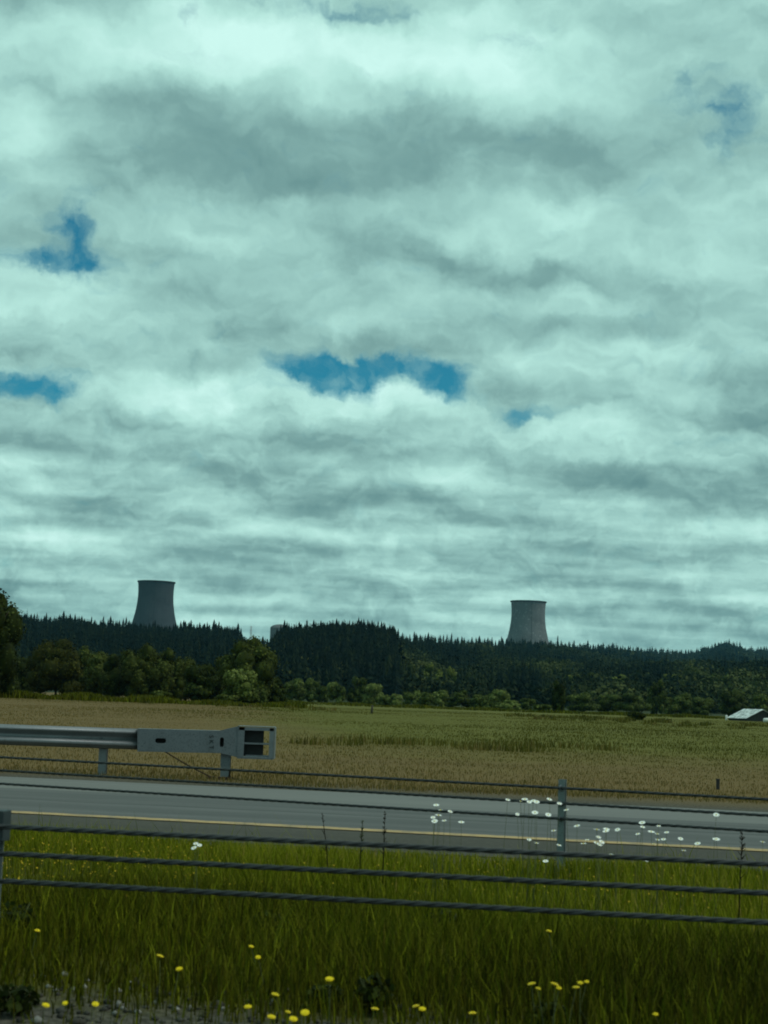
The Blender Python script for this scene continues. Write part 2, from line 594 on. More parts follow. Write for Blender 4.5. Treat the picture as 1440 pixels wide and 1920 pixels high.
def cable_barrier(label, L, Rr, heights, post_px, post_top, Zpost, gap, lay, seg, rad, nposts, lo, hi, cap=False):
    """L, Rr: world points of the ground line at the photo's left and right edges"""
    L, Rr = Vector(L), Vector(Rr)
    d = (Rr - L)
    d.z = 0
    d.normalize()
    root = empty('cable_barrier', (L.x, L.y, 0.0), math.atan2(d.y, d.x))
    tag(root, label, 'cable barrier')
    xp = (at(post_px, 1500, Zpost) - L).dot(d)
    proto = None
    nrm = Vector((-d.y, d.x, 0))
    for k in nposts:
        x = xp + k * gap
        b = i_post(post_top) if cap else i_post(post_top, 0.05, 0.06, 0.005)
        o = b.build('post', M['galv_post'], root, (x, 0.055 if cap else 0.047, 0.0))
        if cap:             # folded plate that closes the post head
            cp = MB()
            cp.box((0.012, 0.0, post_top - 0.03), (0.085, 0.09, 0.13), bevel=0.004)
            cp.build('post_cap', M['cap'], o, (0, 0, 0))
        for h in heights:   # the hook bolts that hold the ropes
            hk = MB()
            hk.tube([(0, -0.042, h + 0.02), (0, -0.075, h + 0.016), (0, -0.075, h - 0.016), (0, -0.042, h - 0.02)], 0.005, 6)
            hk.build('hook_bolt', M['galv_dirty'], o, (0, 0, 0))
    for k, h in enumerate(heights):
        me = helix_cable((lo, 0, h), (hi, 0, h), rad, lay, seg)
        link(bpy.data.objects.new('cable', me), root)
    return root


def px_ground(px, dep, h):
    """world point at height h, dep pixels under the horizon in photo column px"""
    Z = (EYE.z - h) * F_PX / dep
    p = at(px, 1289 + 0.035 * px + dep, Z)
    return Vector((p.x, p.y, 0))

HN = (0.770, 0.657, 0.543)
cable_barrier('near cable barrier of three thick twisted ropes crossing the grass in front',
              px_ground(0, 254, 0.770), px_ground(1440, 273.5, 0.770), HN, -36, 0.80, 6.6, 5.0, 0.24, 12, 0.0125, (-1, 0, 1), -12.0, 16.0, True)
HF = (0.735, 0.617, 0.500)
cable_barrier('farther cable barrier of three thin dark ropes beside the road',
              px_ground(0, 128, 0.735), px_ground(1440, 156, 0.735), HF, 1054, 0.80, 12.2, 6.4, 0.24, 9, 0.0125, (-1, 0, 1), -18.0, 26.0)

# ------------------------------------------------------------------ guardrail with its end terminal
GZ = 25.45


def gp(px, py, Z=GZ):
    return at(px, py, Z)

GO = Vector((gp(262, 1388).x, GZ, 0.0))
g = empty('guardrail', GO)
tag(g, 'grey steel guardrail with a boxy end terminal beyond the road', 'guardrail')


def gl(px, py):
    p = gp(px, py) - GO
    return p.x, p.z
ztop = gl(200, 1364.5)[1]
zbot = gl(200, 1403.5)[1]
hb = ztop - zbot
# W profile: two crests towards the road with a valley between
prof = [(-0.083 * q, ztop - hb * f) for f, q in ((0, .12), (.03, .3), (.12, .9), (.15, 1), (.21, 1), (.24, .92), (.40, .06), (.43, 0), (.51, 0), (.54, .06),
                                                 (.67, .92), (.70, 1), (.80, 1), (.83, .92), (.96, .25), (1, .1))]
b = MB()
b.sweep(prof, [(x, 0.0, 0.0) for x in (-18.0, -12.0, -6.0, -3.0, 0.02)])
rail = b.build('rail', M['galv'], g)
sm = rail.modifiers.new('thickness', 'SOLIDIFY')
sm.thickness = 0.004
for px in (190, -26, -242, -458):
    x, _ = gl(px, 1420)
    b = MB()
    zt = ztop - 0.02
    b.box((0, -0.072, (zt - 0.5) / 2), (0.125, 0.008, zt + 0.5))
    b.box((0, 0.072, (zt - 0.5) / 2), (0.125, 0.008, zt + 0.5))
    b.box((0, 0, (zt - 0.5) / 2), (0.008, 0.135, zt + 0.5))
    b.build('post', M['galv'], g, (x, 0.17, 0.0))
    b = MB()
    b.box((0, 0, 0), (0.15, 0.10, 0.33), bevel=0.008)
    b.build('spacer_block', M['wood'], g, (x, 0.055, ztop - 0.175))
    b = MB()
    b.tube([(0, -0.02, 0), (0, 0.0, 0)], 0.016, 6)
    b.build('bolt', M['galv_dirty'], g, (x, 0.0, ztop - hb / 2))

# end terminal: feeder channel with two slots, flared neck, open head and impact plate
YF = -0.11


def holed_plate(outer, holes, y, thick):
    bm = bmesh.new()
    es = []
    for loop in [outer] + holes:
        vs = [bm.verts.new((p[0], y, p[1])) for p in loop]
        es += [bm.edges.new((vs[i], vs[(i + 1) % len(vs)])) for i in range(len(vs))]
    bmesh.ops.triangle_fill(bm, use_beauty=True, use_dissolve=False, edges=es)
    r = bmesh.ops.extrude_face_region(bm, geom=list(bm.faces))
    bmesh.ops.translate(bm, vec=(0, thick, 0), verts=[q for q in r['geom'] if isinstance(q, bmesh.types.BMVert)])
    return bm


def stadium(px0, px1, py0, py1):
    x0, z1 = gl(px0, py0)
    x1, z0 = gl(px1, py1)
    w, h = x1 - x0, z1 - z0
    r = min(w, h) / 2 * 0.98
    pts = []
    for cx, cz, a0 in ((x1 - r, z1 - r, 0), (x0 + r, z1 - r, 90), (x0 + r, z0 + r, 180), (x1 - r, z0 + r, 270)):
        for k in range(5):
            a = math.radians(a0 + 90 * k / 4)
            pts.append((cx + r * math.cos(a), cz + r * math.sin(a)))
    return pts

outer = [gl(*q) for q in ((259.5, 1366), (413, 1370), (435, 1364.5), (449, 1361.5), (449, 1420), (437, 1417), (413, 1411.5), (259.5, 1408.5))]
mb = MB()
mb.bm.free()
mb.bm = holed_plate(outer, [stadium(293, 313, 1383.5, 1393.5), stadium(414, 420.5, 1382, 1400.5)], YF, 0.008)
plate = mb.build('feeder_plate', M['galv_dirty'], g)
b = MB()
for (a, c) in ((0, 1), (1, 2), (2, 3)):      # top of the channel
    (xa, za), (xc, zc2) = outer[a], outer[c]
    b.prism([(xa, YF + 0.004, za + 0.002), (xc, YF + 0.004, zc2 + 0.002), (xc, YF + 0.24, zc2 + 0.002), (xa, YF + 0.24, za + 0.002)], (0, 0, -0.01))
b.build('top_flange', M['galv'], plate)
b = MB()
for (a, c) in ((7, 6), (6, 5), (5, 4)):
    (xa, za), (xc, zc2) = outer[a], outer[c]
    b.prism([(xa, YF + 0.009, za - 0.002), (xc, YF + 0.009, zc2 - 0.002), (xc, YF + 0.24, zc2 - 0.002), (xa, YF + 0.24, za - 0.002)], (0, 0, 0.01))
b.build('bottom_flange', M['galv_dirty'], plate)
b = MB()                                     # added dark sheet: inner shade of the channel as colour behind the slots
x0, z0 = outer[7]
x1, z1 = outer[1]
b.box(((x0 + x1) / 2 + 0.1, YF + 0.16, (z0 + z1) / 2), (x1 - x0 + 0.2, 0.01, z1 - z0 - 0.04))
b.build('channel_shade', M['dark'], plate)

hx0, hzt = gl(448, 1361.5)
hx1, _ = gl(516.5, 1362)
hzb = gl(480, 1421)[1]
HY0, HY1 = YF - 0.01, YF + 0.27
head = empty('impact_head', (0, 0, 0))
head.parent = g
b = MB()
b.box(((hx0 + hx1) / 2, (HY0 + HY1) / 2, hzt + 0.004), (hx1 - hx0, HY1 - HY0, 0.012), bevel=0.003)
b.build('head_top', M['galv'], head)
b = MB()
b.box(((hx0 + hx1) / 2 - 0.006, (HY0 + HY1) / 2, hzb), (hx1 - hx0 - 0.012, HY1 - HY0, 0.03), bevel=0.003)
b.build('head_bottom', M['galv_dirty'], head)
xa, xb = hx0, gl(459, 1390)[0]
b = MB()
b.box(((xa + xb) / 2, HY0 + 0.006, (hzt + hzb) / 2), (xb - xa, 0.012, hzt - hzb - 0.02))
b.box(((hx0 + hx1) / 2, HY0 + 0.006, hzt - 0.035), (hx1 - hx0 - 0.03, 0.012, 0.05))
b.build('head_side', M['galv_dirty'], head)
xc = gl(493, 1390)[0]
b = MB()
b.box(((xb + xc) / 2 - 0.02, HY0 + 0.14, (hzt + hzb) / 2), (xc - xb + 0.06, 0.012, hzt - hzb - 0.05))
b.build('deflector_plate', M['dark'], head)
zsh = gl(480, 1394)[1]
xd = gl(507, 1390)[0]
b = MB()
b.box(((xb + xd) / 2 - 0.03, HY0 + 0.08, zsh), (xd - xb + 0.1, 0.15, 0.025))
b.box(((xb + xd) / 2 + 0.02, HY0 + 0.10, hzb + 0.035), (xd - xb - 0.02, 0.12, 0.022))
b.build('gusset_plate', M['galv_dirty'], head)
xe = gl(505.5, 1390)[0]
b = MB()
b.box(((xe + hx1) / 2 - 0.004, HY0 + 0.006, (hzt + hzb) / 2), (hx1 - xe - 0.012, 0.012, hzt - hzb - 0.03))
b.box((hx1, (HY0 + HY1) / 2, (hzt + hzb) / 2), (0.014, HY1 - HY0 + 0.01, hzt - hzb + 0.01), bevel=0.003)
b.build('impact_plate', M['galv'], head)

# raised letters running down the plate
for k, ch in enumerate('SKT'):
    cu = bpy.data.curves.new('letter', 'FONT')
    cu.body = ch
    cu.size = 0.10
    cu.extrude = 0.002
    cu.align_x = 'CENTER'
    cu.align_y = 'CENTER'
    tmp = bpy.data.objects.new('letter_curve', cu)
    COL.objects.link(tmp)
    bpy.context.view_layer.update()
    me = bpy.data.meshes.new_from_object(tmp)
    bpy.data.objects.remove(tmp)
    me.materials.clear()
    me.materials.append(M['dark'])
    x, z = gl(397.5, 1380.5 + 10.0 * k)
    o = link(bpy.data.objects.new('letter', me), plate, (x, YF - 0.004, z))
    o.rotation_euler = (R(90), R(90), 0)

# terminal post, ground strut hardware and the anchor rope
px_, _ = gl(423, 1430)
b = MB()
zt = gl(423, 1412)[1]
b.box((0, -0.075, zt / 2 - 0.2), (0.15, 0.010, zt + 0.4))
b.box((0, 0.075, zt / 2 - 0.2), (0.15, 0.010, zt + 0.4))
b.box((0, 0, zt / 2 - 0.2), (0.010, 0.14, zt + 0.4))
tp = b.build('post', M['galv'], g, (px_, 0.05, 0))
b = MB()
b.box((0, -0.083, zt - 0.11), (0.16, 0.006, 0.2))
for sx in (-0.05, 0.05):
    b.tube([(sx, -0.10, zt - 0.16), (sx, -0.083, zt - 0.16)], 0.013, 6)
    b.tube([(sx, -0.10, zt - 0.06), (sx, -0.083, zt - 0.06)], 0.013, 6)
b.build('splice_plate', M['galv_dirty'], tp)
b = MB()
b.tube([(0.075, -0.13, 0.02), (0.085, -0.13, 0.15), (0.09, -0.13, 0.165)], [0.012, 0.014, 0.016], 8)
b.box((0.0, -0.12, 0.02), (0.22, 0.06, 0.05), bevel=0.01)
b.box((-0.22, -0.12, 0.02), (0.16, 0.07, 0.06), bevel=0.012)
b.tube([(0.10, -0.12, 0.04), (0.2, -0.14, 0.015)], 0.012, 6)
b.build('anchor_bracket', M['rust'], tp)
xa, za = gl(311, 1409)
xb2, zb2 = gl(396, 1456)
b = MB()
N = 10
b.tube([(xa + (xb2 - xa) * k / N, YF + 0.02, za + (zb2 - za) * k / N - 0.015 * math.sin(math.pi * k / N)) for k in range(N + 1)], 0.0115, 6)
b.build('anchor_rope', M['rust'], g)


# ------------------------------------------------------------------ hills, far forest, towers
def prof_fn(pts):
    xs, ys = zip(*pts)
    return lambda px: float(np.interp(px, xs, ys))

# skyline of the tree tops in photograph pixels
SKY_A = prof_fn([(-400, 1140), (-60, 1150), (10, 1152), (40, 1149), (60, 1157), (90, 1155), (120, 1151), (150, 1157), (180, 1161), (200, 1160),
                 (230, 1162), (250, 1165), (300, 1169), (335, 1167), (385, 1169), (420, 1173), (446, 1177), (456, 1196), (490, 1199), (520, 1204), (620, 1212), (760, 1222)])
SKY_B = prof_fn([(380, 1262), (470, 1215), (500, 1197), (510, 1187), (530, 1172), (560, 1168), (600, 1166), (640, 1162), (680, 1166), (700, 1167),
                 (730, 1172), (741, 1180), (752, 1215), (790, 1262)])
SKY_C = prof_fn([(420, 1225), (560, 1205), (700, 1190), (745, 1185), (780, 1189), (820, 1193), (860, 1196), (900, 1197), (940, 1199), (1030, 1200), (1060, 1201), (1100, 1206),
                 (1150, 1209), (1200, 1213), (1240, 1216), (1290, 1219), (1320, 1216), (1345, 1208), (1365, 1206), (1385, 1209), (1402, 1217),
                 (1440, 1219), (1520, 1214), (1900, 1210)])
Z_C = prof_fn([(400, 1900), (745, 1900), (900, 2300), (991, 2700), (1060, 3000), (1200, 4400), (1440, 6500), (1900, 7000)])
TREE_H = {'A': 20.0, 'B': 18.0, 'C': 26.0}


def hor(px):
    return 1289 + 0.035 * px


def ridge_h(sky, px, Zr, k):
    return max(2.0, (hor(px) - sky(px)) * Zr / F_PX + EYE.z - TREE_H[k] * (max(0.8, min(2.0, Zr / 2500.0)) if k == 'C' else 1.0))


def sstep(t):
    t = min(1.0, max(0.0, t))
    return t * t * (3 - 2 * t)


def wav(x, y):
    return (math.sin(x * 0.013 + 1.7) * math.cos(y * 0.009 + 0.4) + 0.6 * math.sin(x * 0.031 + y * 0.017) + 0.4 * math.sin(y * 0.043 - x * 0.02))


def hill_h(px, Z):
    x = (px - 720) / F_PX * Z
    out = 0.0
    for sky, Z0, Zr, k in ((SKY_A, 700.0, 1600.0, 'A'), (SKY_B, 640.0, 1200.0, 'B'), (SKY_C, 700.0, Z_C(px), 'C')):
        H = ridge_h(sky, px, Zr, k)
        if Z <= Zr:
            t = (Z - Z0) / (Zr - Z0)
            h = H * (0.35 * max(0.0, min(1.0, t)) + 0.65 * sstep(t))
        else:
            h = H * (1.0 - 0.35 * sstep((Z - Zr) / 500.0))
        if t_in(Z, Z0, Zr):
            h += wav(x, Z) * 3.0 * sstep((Z - Z0) / 300.0) * (1.0 - sstep((Z - Zr + 250) / 250.0))
        out = max(out, h)
    return out


def t_in(Z, a, b):
    return a < Z < b


def col_x(px, Z):
    """lateral position of horizon column px at distance Z"""
    p = at(px, hor(px), Z)
    return p.x

PXS = np.arange(-260, 1720, 12.0)
ZS = np.concatenate([np.arange(600, 2000, 40.0), np.arange(2000, 6500, 70.0), [6700, 7200, 8000]])
V, Q = [], []
for Z in ZS:
    for px in PXS:
        z = hill_h(px, Z)
        V.append((col_x(px, Z), Z, z if z > 0.05 else -0.5))
nx = len(PXS)
for i in range(len(ZS) - 1):
    for j in range(nx - 1):
        Q.append((i * nx + j, i * nx + j + 1, (i + 1) * nx + j + 1, (i + 1) * nx + j))
M['hill'] = material('hill_undergrowth', lambda n: n.mix(n.noise(pos(n), 0.02, 4.0), (0.012, 0.017, 0.008, 1), (0.045, 0.055, 0.020, 1)), 0.95, 0.1)
tag(link(bpy.data.objects.new('hills', np_mesh('hills', V, Q, mat=M['hill'], smooth=True))), kind='structure')

FIR_STOPS = [(0.0, (0.003, 0.005, 0.005)), (0.5, (0.007, 0.012, 0.010)), (1.0, (0.015, 0.022, 0.014))]
LEAF_STOPS = [(0.0, (0.008, 0.011, 0.002)), (0.45, (0.038, 0.048, 0.008)), (1.0, (0.125, 0.138, 0.034))]
M['fir'] = foliage('fir_needles', FIR_STOPS, obj_color=False, spec=0.0)
M['wood_mass'] = foliage('mixed_wood', [(0.0, (0.003, 0.006, 0.007)), (0.3, (0.007, 0.014, 0.013)), (0.55, (0.018, 0.027, 0.015)), (0.8, (0.040, 0.050, 0.019)), (1.0, (0.070, 0.080, 0.028))], obj_color=False, spec=0.0)
M['leaf'] = foliage('leaves', LEAF_STOPS)


def fir_arrays(rng, h, w, tiers, spikes, bare=0.08, gap=0.0):
    """a ragged conifer: drooping spiky skirts round the stem"""
    V, T, tn = [], [], []
    for k in range(tiers):
        f = k / (tiers - 1.0) if tiers > 1 else 0
        z1 = h * (bare + (1 - bare) * (f * 0.93 + 0.07 + 0.10))
        z1 = min(z1, h)
        r = w * 0.5 * (1 - f) ** 0.85 * rng.uniform(0.8, 1.15) + 0.12 * w * 0.5
        z0 = h * (bare + (1 - bare) * f * 0.93) - 0.05 * h
        a0 = rng.uniform(0, 6.28)
        c = len(V)
        V.append((0, 0, z1))
        for s in range(spikes):
            a = a0 + 2 * math.pi * s / spikes + rng.uniform(-0.2, 0.2)
            rr = r * rng.uniform(0.7, 1.2)
            V.append((rr * math.cos(a), rr * math.sin(a), z0 + rng.uniform(-0.03, 0.03) * h))
            a2 = a + math.pi / spikes
            r2 = r * rng.uniform(0.30, 0.5)
            V.append((r2 * math.cos(a2), r2 * math.sin(a2), z0 + 0.05 * h))
        n2 = 2 * spikes
        for s in range(n2):
            if gap and rng.random() < gap:
                continue
            T.append((c, c + 1 + s, c + 1 + (s + 1) % n2))
            tn.append(min(1.0, max(0.0, 0.45 + rng.normal() * 0.22)))
    return np.array(V), np.array(T), np.array(tn)


def blob_arrays(rng, h, w, n, size):
    d = rng.normal(size=(n, 3))
    d /= np.linalg.norm(d, axis=1)[:, None]
    rr = 1 - 0.45 * rng.random(n) ** 1.5
    c = d * rr[:, None] * np.array([w / 2, w / 2, h * 0.45]) + np.array([0, 0, h * 0.52])
    return leaf_quads(rng, c, d, size)


def leaf_quads(rng, c, d, size, jitter=0.9):
    n = len(c)
    nrm = d + rng.normal(size=(n, 3)) * jitter
    nrm /= np.linalg.norm(nrm, axis=1)[:, None]
    t = np.cross(nrm, rng.normal(size=(n, 3)))
    t /= np.linalg.norm(t, axis=1)[:, None]
    b = np.cross(nrm, t)
    s = size * rng.uniform(0.55, 1.25, n)
    t = t * (s * 0.5)[:, None]
    b = b * (s * rng.uniform(0.3, 0.5, n))[:, None]
    V = np.stack([c - t, c - b, c + t, c + b], 1).reshape(-1, 3)
    Q = np.arange(4 * n).reshape(n, 4)
    return V, Q

rng = np.random.default_rng(11)
lib_fir = [fir_arrays(rng, 1.0, 0.34 * s, 6, 7) for s in (0.8, 1.0, 1.3, 1.6, 0.9, 1.15)]
lib_blob = [blob_arrays(rng, 1.0, 0.95, 70, 0.22) for _ in range(4)]
FV, FT, Ft, BV, BQ, Bt = [], [], [], [], [], []
nf = nb = 0


def put_fir(x, y, z, h, tone):
    global nf
    v, t, tn = lib_fir[rng.integers(len(lib_fir))]
    a = rng.uniform(0, 6.28)
    c, s = math.cos(a), math.sin(a)
    vv = np.stack([v[:, 0] * c - v[:, 1] * s, v[:, 0] * s + v[:, 1] * c, v[:, 2]], 1) * h + (x, y, z - 0.5)
    FV.append(vv)
    FT.append(t + nf)
    Ft.append(np.clip(tn * 0.38 + tone, 0, 1))
    nf += len(v)


def put_blob(x, y, z, h, tone):
    global nb
    v, q = lib_blob[rng.integers(len(lib_blob))]
    a = rng.uniform(0, 6.28)
    c, s = math.cos(a), math.sin(a)
    w = h * rng.uniform(0.8, 1.25)
    vv = np.stack([(v[:, 0] * c - v[:, 1] * s) * w, (v[:, 0] * s + v[:, 1] * c) * w, v[:, 2] * h], 1) + (x, y, z - 0.6)
    BV.append(vv)
    BQ.append(q + nb)
    Bt.append(np.clip(tone + rng.normal(size=len(q)) * 0.10, 0, 1))
    nb += len(v)

# the wood: conifers on the ridges, mixed with broadleaved trees on the right-hand slope
N_TRY = 17000
pxr = rng.uniform(-180, 1620, N_TRY)
fr = rng.random(N_TRY)
for px, f in zip(pxr, fr):
    if px < 500:
        Z = 760 + 850 * f ** 0.8
        layer = 'A'
    elif px < 745 and rng.random() < 0.85:
        Z = 680 + 530 * f ** 0.75
        layer = 'B'
    else:
        Z = 730 + (Z_C(px) - 730 + 40) * f ** 1.1
        layer = 'C'
    z = hill_h(px, Z)
    if z < 0.6:
        continue
    x = col_x(px, Z)
    if layer == 'C':
        top = (Z - 730) / (Z_C(px) - 730)
        big = max(0.75, min(2.0, Z / 2500.0))
        patch = math.sin(px * 0.021 + Z * 0.004) + math.sin(px * 0.009 - Z * 0.007 + 2) + 0.6 * math.sin(px * 0.05)
        if rng.random() < (0.76 if px < 1040 else 0.84) - 0.36 * top + 0.12 * patch:
            tone = 0.70 + 0.16 * patch - 0.28 * top + rng.normal() * 0.10
            put_blob(x, Z, z, rng.uniform(9, 17) * big, tone)
        else:
            put_fir(x, Z, z, rng.uniform(13, 25) * big, 0.16 + 0.06 * patch + rng.random() * 0.24)
    else:
        if rng.random() < (0.22 if layer == 'A' else 0.12):
            put_blob(x, Z, z, rng.uniform(9, 13), 0.18 + rng.random() * 0.16)
        else:
            put_fir(x, Z, z, rng.uniform(10, 19), 0.03 + rng.random() ** 2 * 0.30)
# merge both kinds into one mass
V = np.concatenate(FV + BV)
T = np.concatenate(FT)
Qd = np.concatenate(BQ) + nf
# np_mesh orders faces quads first
tint = np.concatenate(Bt + Ft)
wood = link(bpy.data.objects.new('forest', np_mesh('forest', V, Qd, T, M['wood_mass'], tint)))
tag(wood, 'dark wooded hillside behind the field, a far mass of conifers and broadleaved trees', 'forest', kind='stuff')

# trees that stand out against the sky, one by one
fir_lib = []
for k in range(7):
    v, t, tn = fir_arrays(rng, 1.0, (0.36, 0.48, 0.42, 0.58, 0.30, 0.40, 0.54)[k], 9, 8, bare=(0.1, 0.05, 0.2, 0.05, 0.25, 0.12, 0.08)[k], gap=0.08)
    fir_lib.append(np_mesh('fir_tree', v, None, t, M['fir'], tn * 0.6))
snag = MB()
snag.tube([(0, 0, 0), (0, 0, 0.6), (0.004, 0, 1.0)], [0.02, 0.012, 0.003], 5)
for k in range(14):
    z = 0.3 + 0.65 * k / 14
    a = k * 2.4
    r = 0.09 * (1.1 - z) + 0.03
    snag.tube([(0, 0, z), (r * math.cos(a), r * math.sin(a), z + 0.02)], [0.006, 0.002], 3)
snag_me = snag.build('bare_tree', M['bark'])
sm_data = snag_me.data
bpy.data.objects.remove(snag_me)


def skyline(px, sky, Zr, h, label, group, name='fir_tree', me=None, up=0.0, wscale=1.0):
    Z = Zr
    x = col_x(px, Z)
    ztop = (hor(px) - sky(px) + up) * Z / F_PX + EYE.z
    o = bpy.data.objects.new(name, me or fir_lib[rng.integers(len(fir_lib))])
    o.location = (x, Z, ztop - h)
    o.scale = (h * wscale, h * wscale, h)
    o.rotation_euler.z = rng.uniform(0, 6.28)
    COL.objects.link(o)
    tag(o, label, 'tree', group)
    return o

SKL = [
    (SKY_A, lambda p: 1585.0, np.arange(14, 250, 6.0), 'dark fir on the skyline left of the left cooling tower', 'firs on the ridge left of the left cooling tower', 0),
    (SKY_A, lambda p: 1575.0, np.arange(252, 326, 5.5), 'dark fir in front of the foot of the left cooling tower', 'firs at the foot of the left cooling tower', -2),
    (SKY_A, lambda p: 1585.0, np.arange(331, 449, 5.2), 'dark fir on the ridge right of the left cooling tower', 'firs on the ridge right of the left cooling tower', 2),
    (SKY_B, lambda p: 1190.0, np.arange(516, 745, 5.4), 'tall dark fir on the central wooded knoll', 'firs on top of the central knoll', 0),
    (SKY_C, lambda p: Z_C(p) - 20, np.arange(750, 948, 7.0), 'small dark fir on the ridge between the knoll and the right cooling tower', 'firs on the ridge left of the right cooling tower', 1),
    (SKY_C, lambda p: Z_C(p) - 20, np.arange(952, 1024, 7.0), 'small dark fir in front of the foot of the right cooling tower', 'firs at the foot of the right cooling tower', -3),
    (SKY_C, lambda p: Z_C(p) - 20, np.arange(1028, 1440, 7.5), 'hazy fir on the skyline right of the right cooling tower', 'firs on the ridge right of the right cooling tower', -2),
]
for sky_f, zf, xs, lab, grp, up in SKL:
    for px in xs:
        p = px + rng.uniform(-1.8, 1.8)
        jit = rng.normal() * (4.2 if sky_f is SKY_A else 4.4 if sky_f is SKY_B else 2.0)
        big = max(0.75, min(2.0, zf(p) / 2500.0))
        h = rng.uniform(15, 23) if sky_f is SKY_A else rng.uniform(13, 19) if sky_f is SKY_B else rng.uniform(20, 29) * big
        jit += 3.0 * math.sin(p * 0.16) * math.sin(p * 0.047 + 1.0)
        if 1318 < p < 1402:
            continue
        skyline(p, sky_f, zf(p) + rng.uniform(-30, 25), h, lab, grp, up=up + jit)
for px, up in ((843, 8), (896, 4), (937, 6), (1043, 9), (1100, 6), (1147, 4)):
    skyline(px, SKY_C, Z_C(px) - 40, 26 * max(0.75, Z_C(px) / 2500.0), 'taller fir sticking up above the ridge beside the right cooling tower', 'taller firs near the right cooling tower', up=up)
skyline(488, SKY_A, 1540.0, 15, 'lone small dark fir in the gap just left of the reactor dome', None, up=6)
skyline(497, SKY_A, 1520.0, 14, 'lowest fir beside the reactor dome wall', None, up=2)
for px, up in ((19, 7), (42, 8), (61, 9)):
    skyline(px, SKY_A, 1560.0, 19, 'pale bare snag above the firs at far left of the ridge', 'bare snags on the left ridge', 'bare_tree', sm_data, up=up, wscale=1.0)


# round crowned trees on the far right skyline
def lobes_for(rng, w, h, n, base=0.0, top_bias=0.0):
    L = []
    for k in range(n):
        d = rng.normal(size=3)
        d /= np.linalg.norm(d)
        d[2] = d[2] * 0.9 + top_bias
        rr = 0.68 * rng.random() ** 0.35
        r = rng.uniform(0.20, 0.34)
        L.append((d[0] * rr * w * 0.5, d[1] * rr * w * 0.5, base + (h - base) * (0.5 + 0.5 * d[2] * rr), r * w * 0.62, r * (h - base) * 0.62))
    for k in range(n // 2 + 3):            # skirts of foliage down to the ground
        a = rng.uniform(0, 6.28)
        q = rng.uniform(0.15, 0.36) * w
        r = rng.uniform(0.17, 0.27)
        L.append((q * math.cos(a), q * math.sin(a), base + (h - base) * rng.uniform(0.08, 0.32), r * w * 0.62, r * (h - base) * 0.7))
    return L


def crown_mesh(name, rng, lobes, n, size, mat, base_tint=0.45, spread=0.13, low=0.02):
    vol = np.array([l[3] ** 2 for l in lobes])
    idx = rng.choice(len(lobes), n, p=vol / vol.sum())
    Lb = np.array(lobes)[idx]
    d = rng.normal(size=(n, 3))
    d /= np.linalg.norm(d, axis=1)[:, None]
    rr = 1 - 0.4 * rng.random(n) ** 2.5 + rng.normal(size=n) * 0.05
    c = Lb[:, :3] + d * rr[:, None] * np.stack([Lb[:, 3], Lb[:, 3], Lb[:, 4]], 1)
    keep = c[:, 2] > low
    c, d, idx = c[keep], d[keep], idx[keep]
    V, Qd = leaf_quads(rng, c, d, size, 0.38)
    lt = rng.normal(size=len(lobes)) * spread
    tn = base_tint + lt[idx] + rng.normal(size=len(c)) * 0.13
    # added opaque core hidden in each bough, tinted darker, blocks light through the crown
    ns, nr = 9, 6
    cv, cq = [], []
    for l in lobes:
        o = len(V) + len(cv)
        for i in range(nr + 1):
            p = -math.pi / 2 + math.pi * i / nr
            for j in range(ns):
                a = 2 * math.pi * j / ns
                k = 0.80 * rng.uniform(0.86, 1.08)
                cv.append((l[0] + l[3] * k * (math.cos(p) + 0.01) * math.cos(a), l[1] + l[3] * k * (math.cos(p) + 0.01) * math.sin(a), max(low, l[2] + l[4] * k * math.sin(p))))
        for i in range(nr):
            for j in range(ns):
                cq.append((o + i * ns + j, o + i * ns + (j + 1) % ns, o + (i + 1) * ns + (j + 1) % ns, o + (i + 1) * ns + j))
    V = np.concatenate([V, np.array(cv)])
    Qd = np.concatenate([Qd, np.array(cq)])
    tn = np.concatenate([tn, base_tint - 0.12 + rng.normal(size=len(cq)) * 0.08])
    return np_mesh(name, V, Qd, mat=mat, tint=np.clip(tn, 0, 1))


def trunk_obj(rng, h, w, parent, lean=0.0, r=None):
    b = MB()
    r = r or 0.028 * h
    pts = [(0, 0, -0.3), (lean * 0.2, 0, h * 0.22), (lean * 0.6, 0, h * 0.45), (lean, 0, h * 0.72)]
    b.tube(pts, [r * 0.8, r * 0.6, r * 0.45, r * 0.2], 7)
    for k in range(6):
        a = 2.4 * k + rng.uniform(0, 0.5)
        z0 = h * rng.uniform(0.15, 0.45)
        e = Vector((math.cos(a) * w * 0.33, math.sin(a) * w * 0.33, z0 + h * rng.uniform(0.15, 0.35)))
        s0 = Vector((lean * 0.4, 0, z0))
        b.tube([s0, s0.lerp(e, 0.5) + Vector((0, 0, h * 0.03)), e], [r * 0.5, r * 0.32, r * 0.1], 5)
    return b.build('trunk', M['bark'], parent)


def tree(name, px, top, base, wpx, Z, label, group=None, n=3000, leaf=0.34, lob=22, tint=0.42, color=(1, 1, 1), low_frac=0.02, top_bias=0.05, seed=None, cat='tree', lean=0.0, zg=None, spread=0.13):
    r = np.random.default_rng(seed if seed is not None else int(px * 7 + top))
    z0 = zg if zg is not None else 0.0
    p = at(px, base, Z)
    h = (hor(px) - top) * Z / F_PX + EYE.z - z0
    h *= 1.07
    w = wpx * Z / F_PX * 1.10
    root = empty(name, (p.x, Z, z0))
    tag(root, label, cat, group)
    trunk_obj(r, h, w, root, lean)
    lobes = lobes_for(r, w, h * 1.02, lob, h * low_frac, top_bias)
    me = crown_mesh('crown', r, lobes, int(n * 1.9), leaf * 1.3, M['leaf'], tint, spread)
    o = link(bpy.data.objects.new('crown', me), root)
    o.color = (*color, 1.0)
    return root

